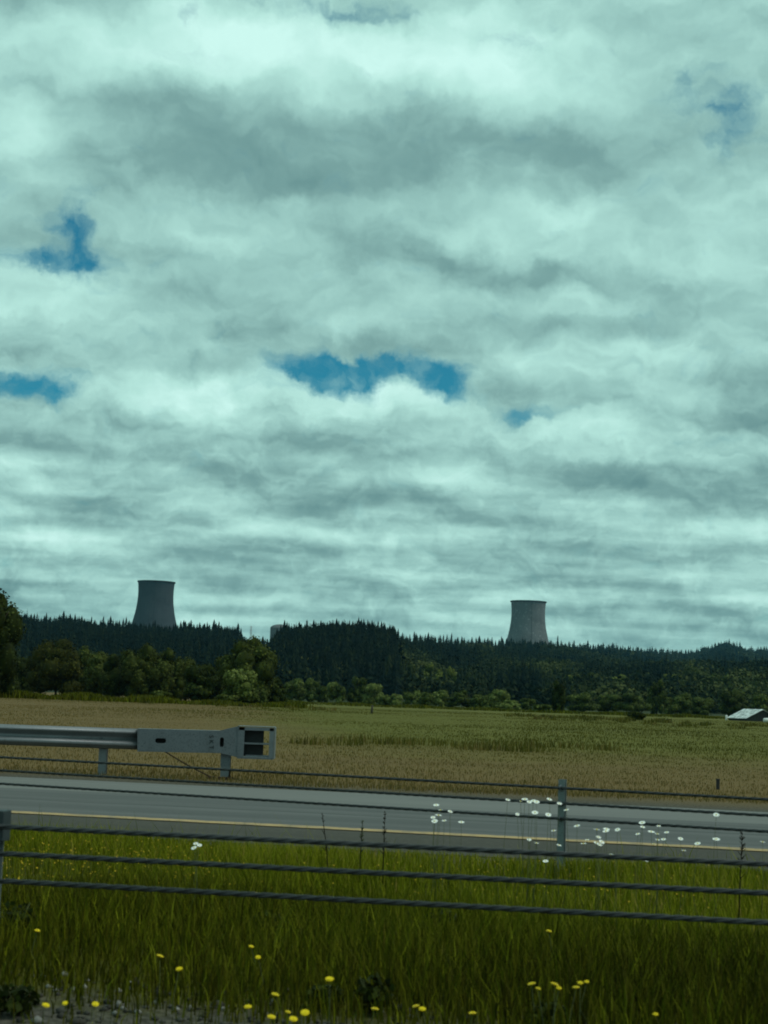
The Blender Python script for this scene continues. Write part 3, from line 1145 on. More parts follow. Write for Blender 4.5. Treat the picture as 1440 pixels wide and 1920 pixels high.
ZT = Z_C(1366) - 60
tree('broadleaf_tree', 1366, 1205, 1245, 74, ZT, 'broad round topped tree rising above the hazy ridge at far right', zg=hill_h(1366, ZT) - 8, n=900, leaf=5.0, lob=12, tint=0.15)
tree('broadleaf_tree', 1335, 1211, 1245, 46, ZT - 40, 'smaller rounded tree against the left side of the broad skyline tree', zg=hill_h(1335, ZT - 40) - 8, n=600, leaf=5.0, lob=9, tint=0.15)

# ------------------------------------------------------------------ the two cooling towers, the reactor dome and a pylon


def m_concrete(a, b2, speck=False):
    def fn(n):
        oc = n.node('ShaderNodeTexCoord').outputs['Object']
        x, y, z = n.sep(oc)
        ang = n.m('ARCTAN2', x, y)
        run = n.xyz(n.m('MULTIPLY', ang, 14.0), n.m('MULTIPLY', z, 0.012), 0.0)
        streak = n.noise(run, 1.4, 5.0, 0.65)
        blot = n.noise(oc, 0.03, 5.0, 0.65)
        c = n.mix(streak, a + (1,), b2 + (1,))
        c = n.mix(n.map(blot, 0.45, 0.75, 0.0, 0.55), c, tuple(q * 0.6 for q in a) + (1,))
        if speck:                                       # flaking, mottled face
            sp = n.noise(oc, 0.16, 3.0, 0.7)
            c = n.mix(n.map(sp, 0.56, 0.66, 0.0, 0.55), c, tuple(q * 1.5 for q in b2) + (1,))
        c = n.mix(n.map(z, 0.0, 130.0, 0.35, 0.0), c, tuple(q * 0.7 for q in a) + (1,))   # darker towards the foot
        lift = n.m('FRACT', n.m('DIVIDE', z, 6.0))     # pour lifts
        return n.mix(n.map(lift, 0.0, 0.12, 0.25, 0.0), c, tuple(q * 0.6 for q in a) + (1,))
    return material('old_concrete', fn, 0.9, 0.15)

M['concrete'] = m_concrete((0.030, 0.037, 0.044), (0.068, 0.076, 0.086))
M['concrete_pale'] = m_concrete((0.095, 0.103, 0.107), (0.18, 0.19, 0.195), True)  # mottled, and paler to put the right tower's haze into the colour
M['rim'] = material('rim_concrete', lambda n: n.mix(n.noise(pos(n), 0.2, 4.0), (0.025, 0.025, 0.026, 1), (0.045, 0.045, 0.046, 1)), 0.9, 0.15)


def cooling_tower(px, top_y, Z, label, mat):
    p = at(px, top_y, Z)
    Ht = 151.0
    z0 = p.z - Ht
    root = empty('cooling_tower', (p.x, Z, z0))
    tag(root, label, 'cooling tower', 'cooling towers on the hill')
    zt, a, c = Ht - 25.0, 36.4, 81.0
    rad = lambda z: a * math.sqrt(1 + ((z - zt) / c) ** 2)
    n = 96
    zs = list(np.linspace(9.0, Ht - 2.2, 40))
    V, Qd = [], []
    for z in zs:
        for i in range(n):
            t = 2 * math.pi * i / n
            V.append((rad(z) * math.cos(t), rad(z) * math.sin(t), z))
    for z in zs[::-1]:
        for i in range(n):
            t = 2 * math.pi * i / n
            V.append(((rad(z) - 0.9) * math.cos(t), (rad(z) - 0.9) * math.sin(t), z))
    rows = 2 * len(zs)
    for k in range(rows - 1):
        for i in range(n):
            Qd.append((k * n + i, k * n + (i + 1) % n, (k + 1) * n + (i + 1) % n, (k + 1) * n + i))
    link(bpy.data.objects.new('shell', np_mesh('shell', V, Qd, mat=mat, smooth=True)), root)
    b = MB()                                 # stiffening ring at the lip
    rr = rad(Ht)
    ring = []
    for dr, z in ((0.0, Ht - 2.6), (1.3, Ht - 2.4), (1.4, Ht), (-1.2, Ht), (-1.2, Ht - 2.6)):
        ring.append([b.bm.verts.new(((rr + dr) * math.cos(2 * math.pi * i / n), (rr + dr) * math.sin(2 * math.pi * i / n), z)) for i in range(n)])
    for k in range(5):
        r0, r1 = ring[k], ring[(k + 1) % 5]
        for i in range(n):
            b.bm.faces.new((r0[i], r0[(i + 1) % n], r1[(i + 1) % n], r1[i]))
    b.build('rim', M['rim'], root)
    b = MB()                                 # caged ladder up the face
    path = []
    for z in np.linspace(20, Ht, 30):
        t = -math.pi / 2 + 0.10
        path.append(((rad(z) + 0.5) * math.cos(t), (rad(z) + 0.5) * math.sin(t), z))
    b.tube(path, 0.25, 5)
    b.build('ladder', M['rim'], root)
    b = MB()                                 # raking columns under the shell
    for i in range(44):
        t0 = 2 * math.pi * i / 44
        for s in (-1, 1):
            t1 = t0 + s * math.pi / 44
            b.tube([(rad(0) * 1.01 * math.cos(t0), rad(0) * 1.01 * math.sin(t0), -1), (rad(9.2) * math.cos(t1), rad(9.2) * math.sin(t1), 9.4)], 0.55, 5)
    b.build('column_ring', M['concrete'], root)
    return root

cooling_tower(293.5, 1090.5, 3200.0, 'darker concrete cooling tower at left, rising behind the fir ridge', M['concrete'])
cooling_tower(991.0, 1127.5, 3345.0, 'paler hazy concrete cooling tower at right, with a mottled shell', M['concrete_pale'])

# reactor building: round wall and shallow dome
Zd = 3100.0
pd = at(525, 1180, Zd)
root = empty('reactor_building', (pd.x, Zd, pd.z - 60))
tag(root, 'pale round building with a shallow domed roof half hidden by the knoll', 'building')
b = MB()
rd = 19.5
n = 40
rows = [[b.bm.verts.new((rd * math.cos(2 * math.pi * i / n), rd * math.sin(2 * math.pi * i / n), z)) for i in range(n)] for z in (0.0, 61.5)]
for i in range(n):
    b.bm.faces.new((rows[0][i], rows[0][(i + 1) % n], rows[1][(i + 1) % n], rows[1][i]))
b.build('wall', M['concrete_pale'], root)
b = MB()
rows = []
for k in range(7):
    t = k / 6 * math.pi / 2
    rows.append([b.bm.verts.new(((rd + 0.5) * math.cos(t) * math.cos(2 * math.pi * i / n) + 1e-4 * math.cos(2 * math.pi * i / n), (rd + 0.5) * math.cos(t) * math.sin(2 * math.pi * i / n) + 1e-4 * math.sin(2 * math.pi * i / n), 61.2 + 9.0 * math.sin(t))) for i in range(n)])
for r0, r1 in zip(rows, rows[1:]):
    for i in range(n):
        b.bm.faces.new((r0[i], r0[(i + 1) % n], r1[(i + 1) % n], r1[i])).smooth = True
b.build('roof', M['concrete_pale'], root)

# lattice pylon in the gap
Zl = 2800.0
pl = at(471, 1174, Zl)
hl = 40.0
root = empty('transmission_tower', (pl.x, Zl, pl.z - hl))
tag(root, 'slender pale lattice pylon standing in the gap between the wooded hills', 'pylon')
M['pylon'] = material('pylon_steel', lambda n: (0.30, 0.30, 0.30, 1), 0.6, 0.3)
for sx, sy in ((-1, -1), (1, -1), (1, 1), (-1, 1)):
    b = MB()
    b.tube([(sx * 3.6, sy * 3.6, 0), (sx * 1.1, sy * 1.1, hl * 0.6), (sx * 0.6, sy * 0.6, hl)], 0.28, 4)
    b.build('leg', M['pylon'], root)
b = MB()
zz = np.linspace(0, hl, 13)
hw = lambda z: np.interp(z, [0, hl * 0.6, hl], [3.6, 1.1, 0.6])
for k in range(12):
    a0, a1 = hw(zz[k]), hw(zz[k + 1])
    s = 1 if k % 2 else -1
    for y in (-1, 1):
        b.tube([(-a0 * s, y * a0, zz[k]), (a1 * s, y * a1, zz[k + 1])], 0.14, 3)
        b.tube([(y * a0, -a0 * s, zz[k]), (y * a1, a1 * s, zz[k + 1])], 0.14, 3)
b.build('bracing', M['pylon'], root)
for z in (0.68, 0.82, 0.95):
    b = MB()
    b.tube([(-3.4, 0, hl * z), (0, 0, hl * z + 0.6), (3.4, 0, hl * z)], [0.12, 0.35, 0.12], 4)
    b.build('crossarm', M['pylon'], root)


# ------------------------------------------------------------------ trees at the edge of the field
GA = 'broadleaved trees in the row at the left edge of the field'
DK = (0.75, 0.8, 0.8)
tree('broadleaf_tree', -26, 1098, 1310, 118, 205, 'tall ragged tree cut off by the left edge of the photo', GA, n=6000, leaf=0.30, lob=34, tint=0.34, color=DK)
tree('broadleaf_tree', 40, 1219, 1308, 84, 300, 'dark tree just right of the tall ragged tree at the left edge', GA, n=3400, tint=0.36, color=DK)
tree('broadleaf_tree', 104, 1203, 1309, 106, 290, 'dark brown green round tree, tallest of the left half of the row', GA, n=5200, lob=28, tint=0.34, color=(0.95, 0.8, 0.75))
tree('broadleaf_tree', 150, 1219, 1305, 60, 318, 'narrow tree with a yellow green top behind the dark round tree', GA, n=2600, tint=0.52)
tree('broadleaf_tree', 184, 1213, 1307, 66, 312, 'lighter green tree with a feathery top in the middle of the left row', GA, n=3200, tint=0.56)
tree('broadleaf_tree', 222, 1226, 1308, 74, 302, 'low dark tree left of the flat topped tree under the cooling tower', GA, n=3000, tint=0.38, color=DK)
tree('broadleaf_tree', 262, 1211, 1309, 84, 298, 'broad tree directly below the left cooling tower', GA, n=4200, lob=26, tint=0.42)
tree('broadleaf_tree', 312, 1214, 1310, 78, 300, 'rounded green tree right of the one below the cooling tower', GA, n=3600, tint=0.46)
tree('broadleaf_tree', 348, 1226, 1311, 76, 304, 'sloping tree with an olive top left of the dark low tree', GA, n=3200, tint=0.46)
tree('broadleaf_tree', 376, 1246, 1317, 78, 262, 'low dark tree nearest the field in front of the row', GA, n=3400, tint=0.36, color=DK)
tree('broadleaf_tree', 411, 1236, 1312, 52, 300, 'slim tree tucked against the left flank of the big domed tree', GA, n=2000, tint=0.42)
tree('broadleaf_tree', 464, 1196, 1318, 116, 286, 'big dark domed tree, widest crown at the right end of the row', GA, n=8000, lob=44, tint=0.42, color=(1.05, 1.05, 0.95), spread=0.18)
tree('flowering_bush', 451, 1254, 1320, 74, 262, 'pale grey green rounded bush in front of the big domed tree', None, n=3800, lob=26, tint=0.66, color=(1.35, 1.4, 1.5), cat='bush', spread=0.2)
tree('bush', 486, 1290, 1320, 34, 262, 'small pale bush at the right foot of the rounded grey green bush', None, n=900, lob=10, tint=0.62, color=(1.0, 1.05, 1.2), cat='bush')
tree('bush', 517, 1268, 1318, 50, 290, 'dark round bush just right of the big domed tree', None, n=2000, lob=16, tint=0.40, cat='bush', color=(0.85, 0.95, 1.0))
tree('bush', 300, 1296, 1317, 52, 255, 'low grey bush at the foot of the tree row', None, n=1100, lob=12, tint=0.40, cat='bush')
tree('bush', 425, 1302, 1322, 46, 250, 'low yellow green bramble left of the pale rounded bush', None, n=900, lob=12, tint=0.55, cat='bush')

# shrubs and small trees along the far edge of the field
GB = 'small trees along the far edge of the field'
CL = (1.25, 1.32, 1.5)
far = [
    (548, 1272, 1317, 44, 560, 0.42, 'hazy bush right behind the dark round bush'),
    (578, 1277, 1317, 46, 590, 0.44, 'dull green bush left of the pair of round willows'),
    (604, 1284, 1317, 30, 560, 0.38, 'low dark bush touching the left round willow'),
    (630, 1280, 1317, 38, 540, 0.56, 'left one of the pair of round willows behind the fence post'),
    (670, 1271, 1318, 38, 545, 0.32, 'dark upright bush between the two round willows'),
    (700, 1284, 1318, 38, 535, 0.66, 'right one of the pair of round willows, paler'),
    (692, 1311, 1322, 24, 480, 0.60, 'low grass green shrub below the pale willow'),
    (722, 1306, 1322, 28, 480, 0.62, 'low pale shrub right of the pale willow'),
    (744, 1304, 1322, 24, 478, 0.85, 'whitish low shrub at the middle of the field edge'),
    (775, 1297, 1323, 40, 520, 0.56, 'rounded green shrub right of the whitish low shrub'),
    (800, 1300, 1324, 34, 500, 0.50, 'dull shrub second right of the whitish low shrub'),
    (826, 1298, 1325, 40, 500, 0.60, 'yellowish rounded shrub left of the long dull thicket'),
    (866, 1297, 1327, 54, 510, 0.44, 'long dull thicket in the middle of the right field edge'),
    (900, 1304, 1329, 36, 500, 0.36, 'dark low bush left of the pointed light green shrub'),
    (935, 1298, 1331, 42, 450, 0.72, 'pointed light green shrub below the right cooling tower'),
    (915, 1316, 1331, 24, 440, 0.62, 'small light shrub at the left foot of the pointed shrub'),
    (955, 1316, 1331, 46, 440, 0.72, 'low spreading light green shrub right of the pointed shrub'),
    (988, 1312, 1331, 28, 470, 0.38, 'dark low bush left of the dark narrow tree'),
    (1018, 1324, 1341, 40, 350, 0.45, 'low rounded shrub left foot of the dark narrow tree'),
    (1090, 1300, 1333, 62, 540, 0.36, 'wide dark thicket right of the dark narrow tree'),
    (1140, 1304, 1334, 50, 560, 0.40, 'dull thicket between the wide dark one and the rounded one'),
    (1182, 1299, 1336, 74, 540, 0.42, 'wide rounded bush behind the low dark field bush'),
    (1231, 1277, 1336, 34, 560, 0.26, 'dark upright bush right of the wide rounded bush'),
    (1270, 1300, 1338, 54, 580, 0.40, 'soft hazy bush second from the shed'),
    (1320, 1306, 1340, 60, 600, 0.36, 'soft hazy bush left of the shed'),
    (1380, 1290, 1342, 60, 560, 0.26, 'dark bush directly behind the shed'),
    (1432, 1298, 1344, 46, 540, 0.30, 'dark bush at the right edge of the photo behind the shed'),
]
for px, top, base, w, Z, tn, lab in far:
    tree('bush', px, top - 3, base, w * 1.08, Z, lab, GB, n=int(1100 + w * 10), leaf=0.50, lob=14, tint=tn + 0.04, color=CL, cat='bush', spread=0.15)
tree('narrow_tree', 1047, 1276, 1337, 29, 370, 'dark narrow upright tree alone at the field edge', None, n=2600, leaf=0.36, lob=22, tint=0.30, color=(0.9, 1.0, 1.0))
tree('bush', 1190, 1333, 1352, 44, 210, 'low dark bush out in the field, in front of the wide rounded bush', None, n=1300, leaf=0.22, lob=12, tint=0.34, cat='bush')

# trees one can tell apart on the lower slopes
GC = 'single trees on the lower slope of the right hill'
slope = [
    (760, 1238, 46, 1000, 0.40), (806, 1246, 50, 960, 0.56), (842, 1252, 40, 940, 0.62), (788, 1262, 44, 880, 0.50), (822, 1258, 30, 860, 0.66),
    (880, 1258, 46, 960, 0.42), (932, 1262, 44, 930, 0.36), (1080, 1262, 44, 980, 0.52), (1112, 1262, 38, 960, 0.44), (1165, 1266, 36, 990, 0.56),
    (1205, 1256, 44, 1050, 0.36), (1262, 1262, 40, 1080, 0.56), (1300, 1250, 50, 1100, 0.40), (1350, 1262, 50, 1000, 0.44), (1410, 1268, 46, 980, 0.36),
]
for px, top, w, Z, tn in slope:
    z = hill_h(px, Z)
    tree('broadleaf_tree', px, top, top + 40, w, Z, ('lighter' if tn > 0.5 else 'dull') + ' broadleaved tree among dark conifers on the lower right slope',
         GC + (', lighter ones' if tn > 0.5 else ', duller ones'), n=1300, leaf=0.9, lob=13, tint=tn, zg=z - 0.5, spread=0.16, color=(1.5, 1.5, 1.4) if tn > 0.5 else (0.9, 1.0, 1.1))

# ------------------------------------------------------------------ small things in the field
Zp = 163.0
p = at(697, 1337, Zp)
b = MB()
b.tube([(0, 0, -0.3), (0.01, 0, 0.45), (0.04, 0, 0.86)], [0.115, 0.11, 0.10], 8)
b.box((0.03, 0, 0.87), (0.17, 0.17, 0.03), bevel=0.01)
o = b.build('fence_post', M['wood'], None, (p.x, Zp, 0))
tag(o, 'short dark wooden post standing alone in the open field', 'post')
p = at(1346, 1478, 27.8)
b = MB()
b.box((0, 0, 0.06), (0.06, 0.03, 0.22), bevel=0.004)
b.box((0, 0, 0.155), (0.066, 0.036, 0.03), bevel=0.004)
o = b.build('marker_post', M['dark'], None, (p.x, 27.8, 0.02))
tag(o, 'tiny dark marker stub in the dry verge at right', 'post')

# shed with a pale metal roof, its gable towards the road
Zs = 285.0
M['shed_wall'] = material('shed_boards', lambda n: n.mix(n.noise(n.v('MULTIPLY', pos(n), (5, 5, 0.4)), 1.0, 3.0), (0.02, 0.024, 0.024, 1), (0.05, 0.055, 0.052, 1)), 0.9, 0.1)
M['shed_roof'] = material('shed_metal_roof', lambda n: n.mix(n.map(n.noise(n.v('MULTIPLY', pos(n), (1.6, 1.6, 1.6)), 1.0, 4.0, 0.65), 0.35, 0.65), (0.24, 0.26, 0.26, 1), (0.72, 0.74, 0.73, 1)), 0.55, 0.4)
M['white'] = material('white_plastic', lambda n: n.mix(n.noise(pos(n), 3.0, 3.0), (0.55, 0.55, 0.53, 1), (0.75, 0.75, 0.73, 1)), 0.6, 0.3)
ps = at(1400, 1351, Zs)
shed = empty('shed', (ps.x, Zs, 0))
tag(shed, 'low dark shed with a pale metal roof at the right edge of the field', 'shed')
GW, GL, EH, RH = 5.9, 6.0, 0.55, 2.15       # gable width, length, eaves, ridge
ld = Vector((-0.36, 1.0, 0)).normalized() * GL   # ridge runs away to the left
c0, c1, ap = Vector((0, 0, EH)), Vector((GW, 0, EH)), Vector((GW / 2, 0, RH))
b = MB()
for f in ([(0, 0, -0.2), (GW, 0, -0.2), c1, ap, c0], ):
    b.poly([Vector(q) for q in f])
    b.poly([Vector(q) + ld for q in f])
b.poly([Vector((0, 0, -0.2)), c0, c0 + ld, Vector((0, 0, -0.2)) + ld])
b.poly([Vector((GW, 0, -0.2)), c1, c1 + ld, Vector((GW, 0, -0.2)) + ld])
b.build('wall', M['shed_wall'], shed)
over = ld.normalized() * 0.25
for e in (c0, c1):
    b = MB()
    out = (e - ap) * 0.10
    pts = [e + out - over, ap - over, ap + ld + over, e + out + ld + over]
    b.prism([q + Vector((0, 0, 0.03)) for q in pts], (0, 0, 0.07))
    b.build('roof', M['shed_roof'], shed)
b = MB()
b.box((GW * 0.5, -0.03, 0.7), (1.5, 0.05, 1.7), bevel=0.01)
b.build('door', M['dark'], shed)
Zw = 290.0
p = at(1362, 1346, Zw)
b = MB()
b.tube([(0, 0, -0.2), (0, 0, 0.95), (0, 0, 1.0)], [0.2, 0.2, 0.14], 10)
o = b.build('white_post', M['white'], None, (p.x, Zw, -0.05))
tag(o, 'small white post left of the shed', 'post')
b = MB()
N = 10
b.tube([(-0.62, 0, 0.34), (-0.56, 0, 0.34), (0, 0, 0.36), (0.56, 0, 0.34), (0.62, 0, 0.34)], [0.24, 0.36, 0.38, 0.36, 0.24], 12)
p = at(1438, 1357, 265.0)
o = b.build('white_bundle', M['white'], None, (p.x, 265.0, 0.0))
tag(o, 'low white bundle in the grass right below the shed', 'bundle')

# ------------------------------------------------------------------ grass


def blades(rng, x, y, h, w, lean=0.35, tint=None, z0=None):
    """bent grass blades: one quad and a pointed tip each"""
    n = len(x)
    a = rng.uniform(0, 2 * math.pi, n)
    bx, by = np.cos(a) * w / 2, np.sin(a) * w / 2
    d = rng.uniform(0, 2 * math.pi, n)
    l = lean * h * rng.uniform(0.1, 1.0, n)
    lx, ly = np.cos(d) * l, np.sin(d) * l
    z = np.zeros(n) if z0 is None else z0
    P = np.zeros((n, 5, 3))
    P[:, 0] = np.stack([x - bx, y - by, z - 0.02], 1)
    P[:, 1] = np.stack([x + bx, y + by, z - 0.02], 1)
    P[:, 2] = np.stack([x + bx * 0.7 + lx * 0.35, y + by * 0.7 + ly * 0.35, z + h * 0.6], 1)
    P[:, 3] = np.stack([x - bx * 0.7 + lx * 0.35, y - by * 0.7 + ly * 0.35, z + h * 0.6], 1)
    P[:, 4] = np.stack([x + lx, y + ly, z + h], 1)
    i = np.arange(n)[:, None] * 5
    Q = i + np.array([[0, 1, 2, 3]])
    T = i + np.array([[3, 2, 4]])
    t = rng.random(n) if tint is None else tint
    return P.reshape(-1, 3), Q, T, np.concatenate([t, t])


def noise2(x, y, s, seed):
    r = np.random.default_rng(seed)
    out = np.zeros_like(x)
    for k in range(7):
        a = r.uniform(0, 6.28)
        f = s * r.uniform(0.6, 1.8)
        out += np.sin((x * math.cos(a) + y * math.sin(a)) * f + r.uniform(0, 6.28))
    return out / 3.7

M['grass'] = foliage('median_grass_blades', [(0.0, (0.026, 0.025, 0.002)), (0.30, (0.080, 0.080, 0.004)), (0.55, (0.140, 0.155, 0.006)), (0.78, (0.215, 0.215, 0.010)), (1.0, (0.27, 0.20, 0.045))], obj_color=False, rough=0.7)
M['field_grass'] = foliage('field_grass_blades', [(0.0, (0.040, 0.038, 0.008)), (0.3, (0.102, 0.095, 0.016)), (0.6, (0.158, 0.112, 0.038)), (0.8, (0.20, 0.132, 0.052)), (1.0, (0.26, 0.175, 0.075))], obj_color=False, rough=0.8)

rng = np.random.default_rng(5)


def su(s, u):
    """road coordinates to world"""
    return u * RD.x + s * RN.x, u * RD.y + s * RN.y

# median: tall dull growth near the barrier, shorter bright grass further on
NB = 190000
s = rng.uniform(5.6, 13.9, NB)
u = rng.uniform(-1.0, 1.0, NB) * (0.29 * s + 1.6) - 0.19 * s
x, y = su(s, u)
pch = noise2(x, y, 2.2, 3)
pch2 = noise2(x, y, 0.9, 8)
dens = np.clip((s - 6.05 + 0.35 * pch2 + 0.1 * u) / 0.8, 0.10, 1) * np.clip((13.95 - s) / 0.7 + 0.12 * pch, 0.0, 1)
keep = rng.random(NB) < dens * np.clip(0.75 + 0.25 * pch, 0.15, 1)
s, u, x, y, pch, pch2 = (q[keep] for q in (s, u, x, y, pch, pch2))
far_f = np.clip((s - 9.3) / 1.0, 0, 1)
h = (0.17 + 0.08 * np.clip(pch, -1, 1.3)) * (1 - far_f) + (0.15 + 0.05 * pch) * far_f
h = np.clip(h, 0.05, 0.42) * rng.uniform(0.5, 1.35, len(s)) * np.clip((14.1 - s) / 1.2, 0.35, 1) * np.clip((s - 5.2) / 1.6, 0.3, 1)
tall = rng.random(len(s)) < 0.012
h[tall] *= 1.8
tn = 0.25 + 0.17 * pch2 + 0.31 * far_f + 0.10 * pch + rng.normal(size=len(s)) * 0.13
tn = np.where(rng.random(len(s)) < 0.07, tn + 0.38, tn)
# a taller tuft round the foot of the farther barrier post
pf = at(1056, 1600, 12.15)
nt = 700
x = np.concatenate([x, pf.x + rng.normal(size=nt) * 0.22])
y = np.concatenate([y, pf.y - 0.25 + rng.normal(size=nt) * 0.13])
h = np.concatenate([h, rng.uniform(0.10, 0.27, nt)])
tn = np.concatenate([tn, 0.48 + rng.normal(size=nt) * 0.12])
v1 = blades(rng, x, y, h, rng.uniform(0.004, 0.010, len(x)), 0.55, np.clip(tn, 0, 1))
o = link(bpy.data.objects.new('median_grass', np_mesh('median_grass', v1[0], v1[1], v1[2], M['grass'], v1[3])))
tag(o, 'green and olive grass of the median under the cable barriers', 'grass', kind='stuff')

# dry verge and the field: tufts thinning out with distance
XS, YS, HS, WS, TS = [], [], [], [], []
NT_ = 11000
Y = 24.2 + 235 * rng.random(NT_) ** 2.0
X = (rng.random(NT_) * 2 - 1) * (0.27 * Y + 2)
sv = X * RN.x + Y * RN.y
ok = sv > 23.6
X, Y = X[ok], Y[ok]
cl = noise2(X, Y * 0.6, 0.22, 21)
cl2 = noise2(X, Y * 0.5, 0.05, 22)
for k in range(len(X)):
    m = 12
    r = 0.14 + 0.0055 * Y[k]
    XS.append(X[k] + rng.normal(size=m) * r)
    YS.append(Y[k] + rng.normal(size=m) * r)
    hh = (0.048 + 0.038 * max(-0.9, min(1.8, cl[k]))) * (1.0 if Y[k] < 60 else 1.2)
    HS.append(hh * rng.uniform(0.5, 1.4, m))
    WS.append(np.full(m, 0.004 + 0.00030 * Y[k]) * rng.uniform(0.6, 1.4, m))
    olive = min(1.0, max(0.0, (X[k] + 0.09 * Y[k] + 3 + 2.5 * cl2[k]) / 10.0)) * min(1.0, max(0.0, (Y[k] - 27) / 34.0))
    TS.append(np.clip(0.62 - 0.30 * olive + 0.08 * cl2[k] - 0.12 * max(0, cl[k]) + rng.normal() * 0.05 + rng.normal(size=m) * 0.045, 0, 1))
v1 = blades(rng, *(np.concatenate(q) for q in (XS, YS, HS, WS)), 0.5, np.concatenate(TS))
o = link(bpy.data.objects.new('field_grass', np_mesh('field_grass', v1[0], v1[1], v1[2], M['field_grass'], v1[3])))
tag(o, 'dry brown and olive grass of the open field beyond the road', 'grass', kind='stuff')

# darker rushes in loose drifts across the middle of the field
XS, YS, HS, WS, TS = [], [], [], [], []
for k in range(900):
    Yk = 34 + 200 * rng.random() ** 1.5
    Xk = (rng.random() * 2 - 1) * (0.27 * Yk + 2)
    if k < 75:          # the long dark drift straight behind the road
        Yk, Xk = 46 + 9 * rng.random() ** 1.5, rng.uniform(-2.0, 8.0)
        if noise2(np.array([Xk]), np.array([Yk]), 0.8, 41)[0] < -0.05:
            continue
    elif noise2(np.array([Xk]), np.array([Yk * 0.4]), 0.10, 40)[0] < 0.42:
        continue
    m = 26
    XS.append(Xk + rng.normal(size=m) * 0.35)
    YS.append(Yk + rng.normal(size=m) * 0.35)
    HS.append(rng.uniform(0.08, 0.24, m) * (1 + Yk / 150))
    WS.append(np.full(m, 0.008 + 0.0005 * Yk))
    TS.append(np.clip(0.30 + rng.normal() * 0.12 + rng.normal(size=m) * 0.06, 0, 1))
v1 = blades(rng, *(np.concatenate(q) for q in (XS, YS, HS, WS)), 0.4, np.concatenate(TS))
o = link(bpy.data.objects.new('rushes', np_mesh('rushes', v1[0], v1[1], v1[2], M['field_grass'], v1[3])))
tag(o, 'dark drifts of rushes scattered through the field', 'rushes', kind='stuff')

# rank green growth at the foot of the left tree row and along the far field edge
XS, YS, HS, WS, TS = [], [], [], [], []
for k in range(2600):
    if rng.random() < 0.6:
        px, Yk = rng.uniform(-60, 560), rng.uniform(205, 270)
        hm = 0.95 if px < 330 else 0.6
    else:
        px, Yk = rng.uniform(520, 1480), rng.uniform(330, 520)
        hm = 0.7
    xk = col_x(px, Yk)
    m = 14
    XS.append(xk + rng.normal(size=m) * 0.8)
    YS.append(Yk + rng.normal(size=m) * 0.8)
    HS.append(hm * rng.uniform(0.4, 1.1, m) * (0.8 + 0.4 * math.sin(px * 0.05)))
    WS.append(rng.uniform(0.12, 0.3, m))
    TS.append(np.clip(0.24 + 0.08 * math.sin(px * 0.09 + Yk) + rng.normal(size=m) * 0.09, 0, 1))
v1 = blades(rng, *(np.concatenate(q) for q in (XS, YS, HS, WS)), 0.5, np.concatenate(TS))
o = link(bpy.data.objects.new('rough_growth', np_mesh('rough_growth', v1[0], v1[1], v1[2], M['grass'], v1[3])))
tag(o, 'rank green growth at the foot of the tree row and field edge', 'grass', kind='stuff')

# pebbles on the gravel strip at the bottom
NP = 1500
s = rng.uniform(5.7, 7.2, NP)
u = rng.uniform(-1, 1, NP) * 3.2 - 1.2
x, y = su(s, u)
r = rng.uniform(0.006, 0.022, NP) * np.where(rng.random(NP) < 0.03, 2.0, 1.0)
oct_v = np.array([(1, 0, 0), (0, 1, 0), (-1, 0, 0), (0, -1, 0), (0, 0, 0.7), (0, 0, -0.7)])
oct_t = np.array([(0, 1, 4), (1, 2, 4), (2, 3, 4), (3, 0, 4), (1, 0, 5), (2, 1, 5), (3, 2, 5), (0, 3, 5)])
V = oct_v[None] * r[:, None, None] * rng.uniform(0.6, 1.4, (NP, 6, 1)) + np.stack([x, y, r * 0.3], 1)[:, None, :]
T = (np.arange(NP)[:, None, None] * 6 + oct_t[None]).reshape(-1, 3)
M['pebble'] = foliage('grey_pebbles', [(0.0, (0.03, 0.028, 0.024)), (0.7, (0.085, 0.08, 0.068)), (1.0, (0.30, 0.29, 0.27))], obj_color=False, rough=0.9)
o = link(bpy.data.objects.new('gravel', np_mesh('gravel', V.reshape(-1, 3), None, T, M['pebble'], np.repeat(rng.random(NP) ** 1.5, 8))))
tag(o, 'grey gravel strewn along the near edge of the median', 'gravel', kind='stuff')

# ------------------------------------------------------------------ flowers and weeds
M['petal'] = material('white_petal', lambda n: (0.80, 0.80, 0.76, 1), 0.6, 0.2)
M['disc'] = material('yellow_disc', lambda n: (0.70, 0.52, 0.05, 1), 0.7, 0.2)
M['yellow_petal'] = material('yellow_petal', lambda n: n.mix(n.noise(pos(n), 40.0, 2.0), (0.62, 0.44, 0.004, 1), (0.80, 0.60, 0.01, 1)), 0.6, 0.2)
M['buttercup'] = material('buttercup', lambda n: (0.42, 0.26, 0.004, 1), 0.6, 0.2)
M['stem'] = material('green_stem', lambda n: (0.065, 0.075, 0.03, 1), 0.8, 0.2)
M['dead_stem'] = material('brown_stem', lambda n: (0.018, 0.014, 0.008, 1), 0.9, 0.1)


def flower_head(mat, n, r, cup, w=0.5, layers=1):
    """petals set round a disc, petal tips rounded"""
    b = MB()
    for L in range(layers):
        k_r = r * (1 - 0.3 * L)
        for k in range(n):
            a = 2 * math.pi * (k + 0.5 * L) / n
            ca, sa = math.cos(a), math.sin(a)
            wd = k_r * w
            pts = []
            for t, ww in ((0.15, 0.25), (0.6, 0.9), (0.9, 0.75), (1.0, 0.0), (0.9, -0.75), (0.6, -0.9), (0.15, -0.25)):
                rr = k_r * t
                pts.append((ca * rr - sa * wd * 0.5 * ww, sa * rr + ca * wd * 0.5 * ww, cup * rr + 0.003 * L))
            b.poly(pts)
    return b


